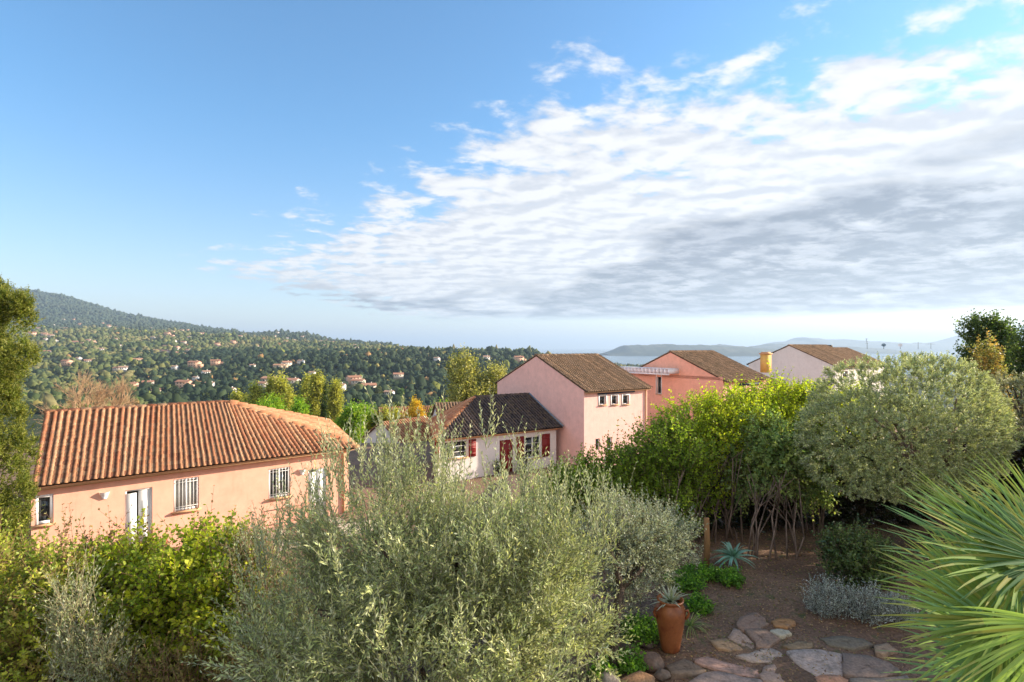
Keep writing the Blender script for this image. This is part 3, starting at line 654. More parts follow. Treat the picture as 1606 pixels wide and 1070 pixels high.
# bins / planters by its door
for (u_, lab) in ((775, 'dark planter tub left of the dark red door'), (815, 'dark planter tub under the window right of the dark red door')):
    s_, _ = hit(u_, 735, OB, dB); p = OB+dB*s_+nB*.4; p[2] = zFB
    o = thing('planter', lab, 'planter', p); q = MB(); q.lathe(p, [(.17, 0), (.22, .2), (.25, .5), (.26, .52), (.21, .52), (.2, .47)], 12); q.build('tub', M['iron'], o, smooth=True)
    foliage('leaves', o, M['leaf'], [(p[0], p[1], p[2]+.75, .28, .28, .3)], 90, rng, L=.2, up=.5, leaf=.08, lw=.04, nodes=4, colors=[(.03, .05, .02), (.05, .07, .03)], stemr=0)
q = MB(); q.box(OB+dB*LBw/2+nB*1.5+UP*(zFB-.35), (LBw/2+1, 1.6, .34), dB); tag(q.build('terrace', M['paving']), 'concrete terrace in front of the small shuttered house', 'terrace')

# =================================================================== roofs glimpsed behind the olive
def small_house(name, label, u, v, d, L, W, rise, ang, wallmat, cols, mat, hgt=3.2, cat='house', group=None):
    p = P(u, v, d); zk = p[2]; dd = V3(math.cos(ang), math.sin(ang), 0); n2_ = V3(dd[1], -dd[0], 0)
    o = thing(name, label, cat, V3(p[0], p[1], zk-hgt), group); mb = MB()
    a0 = p-dd*L/2+n2_*W/2; b0 = p+dd*L/2+n2_*W/2; c0_ = b0-n2_*W; d0 = a0-n2_*W
    for x, y_ in ((a0, b0), (b0, c0_), (c0_, d0), (d0, a0)): mb.add([x-UP*(hgt+1), y_-UP*(hgt+1), y_, x], [(0, 1, 2, 3)])
    r0 = p-dd*L/2+UP*rise; r1 = p+dd*L/2+UP*rise; mb.add([a0, d0, r0], [(0, 1, 2)]); mb.add([b0, c0_, r1], [(0, 1, 2)]); mb.build('wall', M[wallmat], o)
    k = int(L/.25)+2; ex = .3; sl = rise/(W/2)
    tile_field('roof', lerp_pts(a0-dd*.2+n2_*ex-UP*(sl*ex-.06), b0+dd*.2+n2_*ex-UP*(sl*ex-.06), k), lerp_pts(r0-dd*.2+UP*.06, r1+dd*.2+UP*.06, k), o, cols, M[mat], rng, n=4)
    tile_field('roof', lerp_pts(d0-dd*.2-n2_*ex-UP*(sl*ex-.06), c0_+dd*.2-n2_*ex-UP*(sl*ex-.06), k), lerp_pts(r0-dd*.2+UP*.06, r1+dd*.2+UP*.06, k), o, cols, M[mat], rng, n=4)
    ridge_caps('ridge_cap', r0, r1, o, cols, M[mat], rng)
    for s_ in (-.25, .25):
        q = MB(); q.box(p+dd*L*s_+n2_*(W/2+.01)-UP*1.5, (.5, .02, .6), dd); q.build('window', M['glass'], o)
    return o
small_house('low_house', 'low house with dark brown tiles right behind the shuttered house', 738, 660, 48, 6, 7, 1.6, .25, 'wall_white', OLD, 'tile_old')
small_house('low_house', 'low white house with orange tiles behind the olive tree tips', 634, 684, 50, 5, 5, 1.5, .9, 'wall_white', TERRA, 'tile')
small_house('low_house', 'farther orange roofed house between the olive tips and the orange tree', 640, 657, 78, 8, 7, 1.7, .3, 'wall_white', TERRA, 'tile')

SKYMUL = (.60, .98, 1.16); HAZE = 9.5e-5; EXPO = 1.25
# PART2
# =================================================================== near plants
OL = [(.23, .26, .13), (.18, .22, .12), (.29, .31, .17), (.14, .18, .10)]
rng = np.random.default_rng(21)
# big olive in front
g = V3(-.75, 6.0, float(gz(-.75, 6.0)))
ol = thing('olive_tree', 'large bushy silver green olive tree with long loose upright shoots', 'olive tree', g)
lob = [(-.85, 5.9, 1.15, 1.6, 1.35, 1.05), (-1.35, 5.8, 1.62, .95, .95, .92), (-.45, 5.9, 1.5, 1.0, .95, .68), (.30, 6.0, 1.42, .85, .9, .75), (.45, 5.8, .95, .7, .8, .7), (-2.05, 5.6, .9, .75, .9, .8), (-1.0, 5.2, .6, 1.6, .9, .8)]
foliage('crown', ol, M['olive'], lob, 5600, rng, L=.42, up=.5, leaf=.070, lw=.017, nodes=10, clump=9, csize=.085, gain=(2.1, 2.02, 1.6), spread=.6, rmin=.35, colors=OL, stemr=.0035, stem_col=(.24, .24, .15), bump=.12, jit=.28)
sp_ = []
for (u_, v_, n_) in ((545, 640, 1), (600, 655, 2), (620, 615, 2), (655, 640, 2), (700, 640, 2), (640, 675, 4), (560, 690, 3), (510, 680, 3), (480, 730, 3), (450, 760, 3), (720, 690, 3), (765, 610, 1), (780, 700, 3), (820, 690, 2), (850, 735, 4), (920, 740, 4), (940, 755, 4), (960, 770, 2), (880, 740, 4), (690, 690, 3), (420, 800, 3), (390, 840, 3), (590, 690, 4)):
    p = P(u_, v_, 5.8); sp_.append((p[0], p[1]+rng.uniform(-.3, .3), p[2]-.36, .10+.02*n_, .25, .22, .6+.5*n_))
foliage('top_shoots', ol, M['olive'], sp_, 240, rng, gain=(1.95, 1.85, 1.75), L=.55, up=.86, leaf=.066, lw=.0165, nodes=16, spread=.55, rmin=.0, colors=OL, stemr=.004, stem_col=(.24, .24, .15), jit=.12, Lvar=.3)
branches(ol, g, [(l[0]+rng.uniform(-.3, .3), l[1]+rng.uniform(-.3, .3), l[2]+.2) for l in lob for _ in (0, 1)], .09, rng, 'bark')
# grey bush and its post-like trunk
g = V3(1.17, 6.4, 0)
gb = thing('grey_shrub', 'soft grey green shrub on a dark trunk between the big olive tree and the jar', 'shrub', g)
lob = [(1.75, 7.4, 1.18, .55, .6, .5), (1.95, 7.5, 1.0, .55, .5, .5), (1.45, 7.2, 1.3, .42, .5, .38), (2.22, 7.7, 1.15, .38, .4, .3), (1.35, 7.0, 1.15, .5, .5, .7)]
GR = [(.15, .18, .13), (.11, .14, .105), (.20, .22, .165)]
foliage('crown', gb, M['olive'], lob, 2300, rng, clump=8, csize=.07, gain=(1.8, 1.8, 1.8), L=.22, up=.35, leaf=.045, lw=.016, nodes=8, spread=.75, rmin=.45, colors=GR, stemr=.003, bump=.2)
branches(gb, g, [(1.3, 6.9, 1.5), (1.75, 7.3, 1.5), (1.9, 7.4, 1.1), (2.2, 7.6, 1.3), (1.5, 7.2, 1.7)], .065, rng, 'bark', fork=.6)
# left hedge shrubs
YG = [(.22, .28, .025), (.28, .34, .03), (.12, .18, .025), (.34, .38, .05), (.08, .13, .02)]
def shrub(name, label, lobes, n, base, cols, mat='leaf', r0=.05, trunk_mat='bark', cat='shrub', group=None, limbs=2, **kw):
    o = thing(name, label, cat, base, group); foliage('crown', o, M[mat], lobes, n, rng, colors=cols, **kw)
    branches(o, base, [(l[0], l[1], l[2]-.1+rng.uniform(-.1, .2)) for l in lobes for _ in range(limbs)], r0, rng, trunk_mat); return o
def G(x, y): return V3(x, y, float(gz(x, y)))
def at(u, d, v): p = P(u, v, d); return p[0], p[1], p[2]
shrub('broadleaf_shrub', 'bright yellow green broadleaf shrub below the doors of the salmon house',
      [(*at(290, 7.2, 950), .95, .8, .85), (*at(200, 7.4, 945), .7, .7, .75), (*at(365, 7.0, 960), .45, .6, .8), (*at(250, 7.1, 1020), .9, .7, .6), (*at(330, 7.4, 890), .5, .6, .45), (*at(140, 7.3, 925), .5, .5, .5), (*at(190, 6.8, 1010), .6, .5, .55), (*at(370, 6.8, 1010), .45, .5, .5)], 4300, G(-4.4, 7.1), YG, clump=5, csize=.09, gain=(1.9, 1.75, 1.3), leaf=.075, lw=.05, L=.3, up=.4, nodes=6, spread=.9, rmin=.5, hexa=True, stemr=.004, stem_col=(.22, .12, .07), bump=.25, tipc=(.30, .36, .05))
shrub('tangled_shrub', 'tangled olive brown shrub with pale tips below the cypress',
      [(*at(60, 7.0, 975), .8, .7, .8), (*at(-10, 7.2, 950), .8, .7, .9), (*at(130, 7.3, 940), .6, .6, .65), (*at(60, 6.8, 1050), .9, .7, .5)], 2300, G(-6.2, 7.0), [(.18, .21, .05), (.26, .26, .08), (.20, .16, .07), (.11, .15, .04), (.32, .34, .07)], clump=5, csize=.09, gain=(1.8, 1.8, 1.3), leaf=.066, lw=.034, L=.3, up=.45, nodes=7, spread=.8, rmin=.5, hexa=True, stemr=.004, stem_col=(.25, .14, .09), bump=.25)
shrub('young_olive_shrub', 'thin grey green olive shrub standing in front of the broadleaf hedge',
      [(*at(115, 6.2, 985), .26, .3, .62), (*at(165, 6.1, 1040), .32, .3, .38)], 330, G(-4.9, 6.2), OL, 'olive', leaf=.06, lw=.013, L=.42, up=.75, nodes=10, spread=.6, rmin=.2, stemr=.0035, stem_col=(.24, .2, .12), r0=.03)
shrub('mixed_shrub', 'grey green shrub with reddish stems between the bright shrub and the big olive',
      [(*at(420, 7.0, 930), .5, .5, .75), (*at(450, 6.9, 1010), .5, .5, .6), (*at(390, 7.2, 870), .3, .4, .35)], 1150, G(-3.1, 7.0), [(.13, .17, .07), (.10, .13, .06), (.20, .22, .10)], 'olive', leaf=.055, lw=.02, L=.34, up=.6, nodes=8, spread=.7, rmin=.3, stemr=.0035, stem_col=(.25, .15, .1))
shrub('mixed_shrub', 'brownish shrub at the foot of the bright broadleaf shrub',
      [(*at(290, 6.2, 1060), .7, .5, .35), (*at(400, 6.2, 1050), .5, .5, .3)], 700, G(-3.6, 6.2), [(.16, .13, .06), (.12, .13, .05), (.22, .22, .08)], leaf=.05, lw=.022, L=.3, up=.5, nodes=7, spread=.7, rmin=.3, stemr=.0035, stem_col=(.28, .15, .1), hexa=True)
# loose sprigs standing above the hedge
for i, (u_, v_, h_) in enumerate(((105, 812, .5), (180, 815, .42), (315, 800, .5), (330, 830, .4), (150, 830, .35), (225, 830, .3), (380, 835, .35), (60, 845, .3), (260, 835, .25), (400, 820, .4))):
    pass
spr = thing('sprig_shrub', 'leggy shrub of thin brown sprigs rising above the hedge by the salmon house', 'shrub', G(-4.9, 8.0))
sp_ = [(*at(u_, 7.6, v_+25), .10, .2, .18) for (u_, v_) in ((105, 815), (180, 812), (318, 800), (330, 832), (150, 835), (225, 832), (385, 830), (60, 845), (265, 832), (405, 815), (420, 840), (350, 845))]
foliage('crown', spr, M['leaf'], sp_, 85, rng, L=.42, up=.85, leaf=.06, lw=.026, nodes=7, spread=.8, rmin=0, colors=[(.14, .13, .06), (.18, .13, .08), (.10, .12, .05)], stemr=.004, stem_col=(.22, .12, .08), hexa=True, jit=.3)
branches(spr, G(-4.9, 8.0), [(a_[0], a_[1], a_[2]-.1) for a_ in sp_], .05, rng, 'bark', fork=.3)
# cypress
cx = V3(*at(-12, 12.5, 700)); base = G(cx[0], cx[1])
cy = thing('cypress_tree', 'tall sunlit yellow green cypress beside the end of the salmon house', 'cypress', base)
lob = []
for z_ in np.arange(base[2]+.6, 5.0, .42):
    k_ = 1-(max(0, z_-1.4)/4.0)**1.1; lob.append((cx[0]+rng.uniform(-.2, .2), cx[1]+rng.uniform(-.2, .2), z_, .72*k_, .72*k_, .5))
lob += [(*at(12, 12.4, 478), .16, .2, .42), (*at(38, 12.3, 495), .16, .2, .42), (*at(25, 12.3, 560), .4, .4, .5)]
for l_ in list(lob):
    for _ in range(9):
        th = rng.uniform(0, 6.283); lob.append((l_[0]+math.cos(th)*l_[3]*.78, l_[1]+math.sin(th)*l_[4]*.78, l_[2]+rng.uniform(-.8, .8)*l_[5], .13, .13, .22, .35))
lob = [l_ if len(l_) > 6 else (*l_, .9) for l_ in lob]
lob += [(cx[0], cx[1], z_, .6, .6, .6, 2.2) for z_ in np.arange(base[2]+.8, 4.2, .8)]
foliage('crown', cy, M['leaf'], lob, 13000, rng, L=.16, up=.45, leaf=.055, lw=.03, nodes=6, spread=.6, rmin=.5, gain=(1.35, 1.45, 1.1), colors=[(.10, .125, .025), (.14, .16, .035), (.06, .08, .02), (.18, .18, .05)], stemr=0, bump=.12, tipc=(.34, .32, .08))
q = MB(); q.tube([base, base+UP*3, V3(cx[0], cx[1], 4.6)], [.16, .1, .03], 8); q.build('trunk', M['bark'], cy, smooth=True)
# hedge on the right: shrubs with bare stems
HB = [(.10, .16, .025), (.14, .22, .03), (.06, .11, .02), (.19, .26, .035)]
HY = [(.24, .31, .02), (.31, .37, .03), (.14, .21, .025), (.20, .27, .03)]
HD = [(.09, .15, .075), (.13, .20, .11), (.16, .22, .12), (.19, .24, .10)]
hedge = [
 ('deep green hedge shrub directly behind the big olive, at the low end of the hedge', [(*at(930, 10.8, 768), .85, .7, .55), (*at(990, 11, 750), .75, .7, .62), (*at(890, 10.6, 775), .6, .6, .4)], HB, 2300, (955, 11.2)),
 ('dark leafy hedge shrub below the pale pink house, second from the low end', [(*at(1052, 11, 718), .72, .8, .78), (*at(1075, 11.2, 770), .6, .7, .7), (*at(1010, 11, 760), .6, .7, .6), (*at(1045, 10.4, 815), .5, .45, .5)], HB, 2800, (1060, 11.5)),
 ('bright yellow green hedge shrub below the coral house', [(*at(1120, 11.6, 682), .95, .8, .75), (*at(1150, 11.8, 658), .8, .8, .6), (*at(1070, 11.8, 690), .6, .6, .45), (*at(1100, 11.3, 760), .6, .5, .7)], HY, 2800, (1135, 12.2)),
 ('pale leaved hedge shrub with forked bare stems behind the agave', [(*at(1215, 11, 700), .75, .7, .6), (*at(1190, 10.9, 740), .6, .6, .55), (*at(1250, 11, 750), .6, .6, .55), (*at(1215, 11, 730), .65, .5, .4)], HD, 2600, (1215, 10.8)),
 ('bright yellow hedge shrub below the white house, next to the clipped olive', [(*at(1235, 12.4, 642), 1.0, .8, .6), (*at(1290, 12.6, 645), .9, .8, .65), (*at(1200, 12.2, 660), .7, .8, .5)], HY, 2900, (1250, 12.6))]
for i, (lab, lobes, cols, n_, (u_, d_)) in enumerate(hedge):
    d_ -= (1.0, 1.5, 1.6, 1.1, 1.6)[i]; x_ = (u_-U0)/F*d_; b_ = G(x_, d_)
    o = thing('hedge_shrub', lab, 'shrub', b_, 'shrubs of the long hedge')
    foliage('crown', o, M['leaf'], lobes, n_, rng, L=.3, up=.5 if i != 3 else .15, leaf=.066 if i != 3 else .085, lw=.038, nodes=6, spread=.9, rmin=.55, clump=6, csize=.09, gain=(2.05, 1.9, 1.35), colors=cols, hexa=True, stemr=.004, stem_col=(.16, .10, .06), bump=.28, tipc=(.32, .38, .04) if i in (2, 4) else (None if i == 3 else (.17, .25, .03)), droop=.25 if i == 3 else 0, clip=(lambda p: p[:, 2] > (.25, .25, .35, .72, .6)[i]+.2*np.sin(p[:, 0]*5)))
    mb = MB()
    tg = [(l[0]+rng.uniform(-.5, .5)*l[3], l[1]+rng.uniform(-.4, .2), l[2]+rng.uniform(-.5, .2)*l[5]) for l in lobes for _ in range(3)]
    for t_ in tg:
        t_ = np.array(t_); s_ = b_+V3(rng.uniform(-.55, .55), rng.uniform(-.2, .25), -.05)
        m1 = s_+(t_-s_)*V3(.12, .12, .36)+V3(*rng.normal(size=3)*.06); m2 = s_+(t_-s_)*V3(.42, .42, .7)+V3(*rng.normal(size=3)*.08)
        mb.tube([s_, m1, m2, t_], [.019, .015, .011, .005], 5)
        for _ in range(2): e_ = m2+V3(*rng.normal(size=2)*.3, rng.uniform(.1, .5)); mb.tube([m1+(m2-m1)*rng.uniform(0, 1), e_], [.011, .005], 4)
    mb.build('stems', M['bark_pale'], o, smooth=True)
# clipped olive balls
CO = [(.18, .21, .10), (.23, .26, .14), (.12, .155, .08), (.29, .31, .17)]
bx = at(1408, 10, 664)
ob = thing('clipped_olive_tree', 'broad dome shaped clipped olive tree with grey green leaves above the round dark bush', 'olive tree', G(8.15, 10.4))
lob = [(bx[0]+.05, bx[1], bx[2]+.05, 1.7, 1.4, 1.22), (bx[0]+.65, bx[1]+.1, bx[2]+.05, 1.1, 1.2, 1.15), (bx[0]-.7, bx[1]-.2, bx[2]-.35, 1.15, 1.1, .95), (bx[0]+.1, bx[1]-.2, bx[2]-.5, 1.4, 1.2, .9)]
foliage('crown', ob, M['olive'], lob, 15000, rng, clump=4, csize=.02, L=.10, up=.05, leaf=.056, lw=.021, nodes=5, spread=.6, rmin=.9, gain=(2.15, 2.1, 1.75), colors=CO, stemr=.003, bump=.06, jit=.15)
branches(ob, G(8.15, 10.4), [(l[0]+rng.uniform(-.8, .8), l[1]+rng.uniform(-.5, .5), l[2]+rng.uniform(0, .6)) for l in lob for _ in range(3)], .13, rng, 'bark_pale', fork=.4)
bx = at(1625, 12.8, 662)
ob = thing('clipped_olive_tree', 'darker clipped olive tree behind the dome shaped one, beneath the orange tipped tree', 'olive tree', G(bx[0]+.2, 12.8))
lob = [(bx[0], bx[1], bx[2], 1.5, 1.4, 1.2), (bx[0]+1.6, bx[1]+.4, bx[2]-.1, 1.5, 1.3, 1.3), (bx[0]-.5, bx[1]+.2, bx[2]+.35, .9, 1.0, .7)]
foliage('crown', ob, M['olive'], lob, 7000, rng, clump=4, csize=.022, L=.11, up=.06, leaf=.062, lw=.024, nodes=5, spread=.6, rmin=.85, colors=[(.16, .16, .08), (.20, .20, .11), (.12, .13, .07)], stemr=.003, bump=.1)
branches(ob, G(bx[0]+.2, 12.8), [(l[0]+rng.uniform(-.8, .8), l[1], l[2]+.4) for l in lob for _ in range(3)], .12, rng, 'bark')
# unseen trees added past the right edge to cast shade over the garden
for (x_, y_, hh_, lab) in ((12.8, 10.8, 3.6, 'broad off-view laurel added for shade past the darker clipped olive'), (10.6, 8.4, 4.6, 'tall off-view laurel added for shade by the garden edge next to the darker clipped olive'), (9.6, 6.2, 4.2, 'off-view laurel added near the fan palm to shade the stone path')):
    o = thing('added_laurel_tree', lab, 'tree', G(x_, y_)); lob = [(x_, y_, hh_*.62, 1.35, 1.3, hh_*.3), (x_+.5, y_+.4, hh_*.5, 1.3, 1.2, hh_*.3), (x_, y_, hh_*.3, 1.3, 1.2, hh_*.25)]
    foliage('crown', o, M['leaf'], lob, 1500, rng, L=.4, up=.4, leaf=.11, lw=.055, nodes=6, spread=1., rmin=.3, colors=HB, hexa=True, stemr=.005)
    branches(o, G(x_, y_), [(l[0]+rng.uniform(-.5, .5), l[1], l[2]) for l in lob for _ in range(2)], .1, rng, 'bark')
# dark shrubs closing the back of the garden behind the stems
for (u_, d_, lab) in ((1070, 11.5, 'dark understorey laurel behind the low part of the hedge'), (1190, 11.6, 'dark understorey laurel behind the forked bare stems'), (1310, 11.8, 'dark understorey laurel in the gap left of the clipped olive'), (1425, 11.9, 'dark understorey laurel behind the clipped olive trunk'), (1560, 11.7, 'dark understorey laurel behind the fan palm')):
    x_ = (u_-U0)/F*d_; b_ = G(x_, d_)
    o = thing('laurel_shrub', lab, 'shrub', b_, 'understorey laurels behind the hedge')
    foliage('crown', o, M['leaf_gloss'], [(x_, d_, .75, 1.25, .6, 1.0), (x_+.6, d_+.3, 1.2, 1.0, .7, .7)], 1300, rng, L=.34, up=.35, leaf=.11, lw=.055, nodes=6, spread=1., rmin=.35, colors=[(.018, .028, .012), (.03, .04, .018), (.04, .03, .02)], hexa=True, stemr=.005, stem_col=(.07, .045, .035))
    branches(o, b_, [(x_+rng.uniform(-.8, .8), d_-.2+rng.uniform(-.3, .3), rng.uniform(.8, 1.6)) for _ in range(7)], .05, rng, 'bark', fork=.15)
# round dark bush, lavender
p = at(1340, 8.6, 885); b_ = G(p[0], p[1])
shrub('round_shrub', 'round glossy dark green bush above the silver lavender', [(p[0], p[1], .45, .52, .5, .45), (p[0]+.3, p[1]+.1, .4, .5, .4, .38), (p[0]-.15, p[1], .62, .32, .3, .3)], 900, b_, [(.03, .06, .02), (.05, .09, .03), (.08, .13, .04), (.11, .15, .05)], 'leaf_gloss', leaf=.05, lw=.032, L=.2, up=.4, nodes=6, spread=.9, rmin=.6, hexa=True, stemr=.003, r0=.02)
p = at(1330, 7.6, 965)
for dx, dy, sc, lab in ((-.22, .1, 1, 'silver blue lavender clump closest to the bare path'), (.22, -.05, .95, 'silver blue lavender clump between the other clump and the palm'), (.62, -.1, .75, 'low silver blue lavender clump half under the palm fronds')):
    x_, y_ = p[0]+dx, p[1]+dy; b_ = G(x_, y_); o = thing('lavender_shrub', lab, 'lavender', b_, 'lavender clumps beside the path')
    foliage('crown', o, M['olive'], [(x_, y_, .2*sc, .3*sc, .28*sc, .26*sc)], 420, rng, L=.17*sc, up=.6, leaf=.042, lw=.009, nodes=7, spread=.5, rmin=.3, colors=[(.30, .36, .42), (.22, .27, .30), (.38, .44, .50)], stemr=.003, stem_col=(.12, .1, .09))
# strap-leaved plants: rosettes of arching blades
def rosette(name, label, cat, c, n, Lr, w, cols, mat, rng, arch=.5, up0=.75, group=None, hol=0):
    c = np.array(c, float); vs = []; fs = []; cs = []
    for i in range(n):
        th = rng.uniform(0, 6.283); el = rng.uniform(.1, 1)*up0*1.4; L = rng.uniform(*Lr)
        d = V3(math.cos(th)*math.cos(el), math.sin(th)*math.cos(el), math.sin(el)); sd = V3(-math.sin(th), math.cos(th), 0); K = 7; b0 = len(vs)
        cc = np.array(cols[rng.integers(len(cols))])*rng.uniform(.8, 1.2)
        for k in range(K):
            t = k/(K-1); p = c+d*L*t+V3(math.cos(th), math.sin(th), 0)*hol-UP*arch*L*t**2.2; ww = w*(1-t**2.)*.5+.0008
            up = np.cross(sd, d); vs += [p-sd*ww+up*ww*.5, p, p+sd*ww+up*ww*.5]
        for k in range(K-1):
            a = b0+3*k; fs += [(a, a+1, a+4, a+3), (a+1, a+2, a+5, a+4)]; cs += [cc, cc]
    o = thing(name, label, cat, c, group); mesh_obj('leaves', np.array(vs), fs, M[mat], o, col=np.array(cs), smooth=True); return o
c = onz(1150, 893, 0); rosette('agave_plant', 'blue green spiky aloe rosette growing before the forked stems', 'aloe', c+UP*.22, 34, (.34, .52), .05, [(.17, .34, .25), (.22, .40, .32), (.13, .26, .18)], 'leaf_gloss', rng, .45, .85)
c = onz(1082, 985, 0); rosette('grass_tuft', 'loose tuft of yellow green strap leaves behind the terracotta jar', 'grass tuft', c+UP*.03, 46, (.25, .55), .012, [(.3, .36, .12), (.42, .44, .2), (.17, .25, .08)], 'leaf', rng, .6, .95)
# low green ground plants
GP = [((1005, 1000), .28, 'bright green low ground plant at the left of the jar', 300), ((985, 1045), .2, 'bright yellow green ground plant by the dark trunk', 150), ((1100, 905), .26, 'green leafy ground plant beside the wooden stake', 200), ((1145, 915), .22, 'green leafy ground plant under the aloe rosette', 160), ((1095, 955), .2, 'yellow green leafy plant beside the strap leaf tuft', 120), ((1072, 918), .3, 'dark green leafy ground plant between the stake and the grey shrub', 260), ((945, 1062), .15, 'small green sprig at the foot of the big olive', 80)]
for (u_, v_), r_, lab, n_ in GP:
    c = onz(u_, v_, 0); c[2] = gz(c[0], c[1]); o = thing('ground_plant', lab, 'plant', c, 'low green plants in the bed')
    foliage('leaves', o, M['leaf'], [(c[0], c[1], c[2]+.08, r_, r_, .1)], n_, rng, L=.12, up=.5, leaf=.055, lw=.032, nodes=4, spread=1., rmin=0, colors=[(.10, .22, .03), (.16, .30, .04), (.07, .15, .03)], hexa=True, stemr=.002, stem_col=(.1, .15, .04))
# terracotta jar
c = onz(1055, 1026, 0); c[1] += .1; c[2] = float(gz(c[0], c[1]))
jar = thing('terracotta_jar', 'tall glazed terracotta jar with lug handles standing beside the stone path', 'jar', c)
q = MB(); q.lathe(c, [(.105, 0), (.115, .02), (.135, .15), (.165, .32), (.185, .45), (.188, .50), (.17, .555), (.145, .585), (.142, .60), (.165, .625), (.168, .64), (.15, .645), (.13, .62), (.12, .5)], 32); q.build('body', M['terracotta'], jar, smooth=True)
for s_ in (-1, 1):
    dd = unit(V3(s_*.9, -.45 if s_ > 0 else -.2, 0)); q = MB()
    q.tube([c+dd*.178+UP*.52, c+dd*.215+UP*.545, c+dd*.222+UP*.50, c+dd*.21+UP*.455, c+dd*.183+UP*.43], [.018, .017, .016, .017, .019], 8); q.build('handle', M['terracotta'], jar, smooth=True)
rosette('potted_succulent', 'pale grey green strap leaved plant growing out of the terracotta jar', 'plant', c+UP*.6, 44, (.16, .36), .03, [(.27, .33, .24), (.2, .27, .18), (.36, .4, .3)], 'olive', rng, .3, .9)
q = MB(); q.lathe(c+UP*.575, [(.128, 0), (.128, .012), (.0, .02)], 16); q.build('potting_soil', M['soil'], jar)
# wooden stake and bits
c = onz(1108, 887, 0); st_ = thing('wooden_stake', 'upright weathered wooden stake at the edge of the hedge', 'stake', c)
q = MB(); q.tube([c-UP*.1, c+UP*.45+V3(.01, 0, 0), c+UP*.83], [.055, .052, .048], 9); q.build('post', M['wood_stake'], st_)
# flagstones
SC = lambda x, y: (900+x/2.2747, 600+y/2.2747)
stones = [
 ([(580, 858), (600, 835), (650, 815), (675, 835), (690, 860), (660, 878), (600, 885)], (.20, .16, .15), 'dark triangular flagstone at the far tip of the path'),
 ([(550, 908), (575, 880), (600, 895), (640, 928), (648, 960), (600, 943)], (.30, .25, .24), 'small pale wedge shaped flagstone near the far tip'),
 ([(612, 886), (650, 880), (690, 882), (735, 910), (690, 943), (655, 945), (645, 925)], (.21, .17, .16), 'dark grey flagstone beside the pale wedge stone'),
 ([(485, 922), (540, 915), (602, 953), (560, 958), (515, 952)], (.30, .23, .17), 'narrow tan flagstone on the jar side of the path'),
 ([(590, 978), (640, 960), (690, 940), (730, 955), (748, 978), (700, 998), (640, 997)], (.30, .28, .29), 'pale blue grey flagstone in the middle of the path'),
 ([(430, 990), (480, 980), (560, 1000), (660, 1020), (658, 1045), (590, 1042), (510, 1026), (445, 1005)], (.32, .24, .24), 'long pinkish flagstone in front of the jar'),
 ([(330, 1015), (395, 988), (430, 1003), (472, 1030), (440, 1042), (350, 1042)], (.15, .13, .12), 'dark flagstone at the foot of the jar'),
 ([(415, 1075), (470, 1036), (520, 1034), (600, 1049), (665, 1062), (680, 1120), (480, 1130)], (.29, .25, .26), 'broad grey flagstone in front of the long pinkish one'),
 ([(660, 1042), (690, 1012), (730, 1000), (800, 1020), (805, 1055), (760, 1070), (690, 1068)], (.27, .23, .23), 'squarish grey flagstone touching the long pinkish one'),
 ([(760, 962), (850, 950), (952, 965), (962, 1005), (955, 1042), (870, 1050), (810, 1018)], (.31, .29, .31), 'largest pale grey flagstone of the path'),
 ([(962, 967), (1050, 975), (1130, 1000), (1160, 1025), (1100, 1048), (1010, 1050), (966, 1040)], (.19, .165, .165), 'large dark flagstone beside the palm fronds'),
 ([(706, 852), (730, 840), (775, 842), (792, 858), (760, 872), (720, 870)], (.26, .17, .10), 'small brown flagstone beyond the others'),
 ([(698, 888), (730, 878), (765, 885), (775, 900), (735, 908)], (.33, .35, .33), 'small pale greenish stone beside the dark triangular one'),
 ([(880, 912), (960, 903), (1030, 915), (1062, 932), (1000, 950), (920, 938)], (.13, .13, .12), 'dark mossy flagstone under the lavender'),
 ([(866, 1056), (935, 1044), (975, 1060), (985, 1110), (880, 1115)], (.40, .24, .18), 'reddish flagstone tip in front of the largest one'),
 ([(1075, 935), (1120, 925), (1150, 950), (1110, 970), (1080, 962)], (.24, .2, .17), 'brownish flagstone partly under the palm'),
 ([(745, 938), (800, 925), (850, 930), (850, 945), (780, 952)], (.17, .15, .12), 'sunken mossy stone beyond the largest flagstone'),
 ([(815, 1075), (855, 1065), (870, 1120), (800, 1140), (700, 1120), (720, 1080)], (.25, .22, .21), 'grey flagstone at the near edge of the path'),
 ([(1000, 1062), (1100, 1056), (1180, 1040), (1250, 1100), (1010, 1120)], (.22, .2, .19), 'grey flagstone in front of the large dark one'),
]
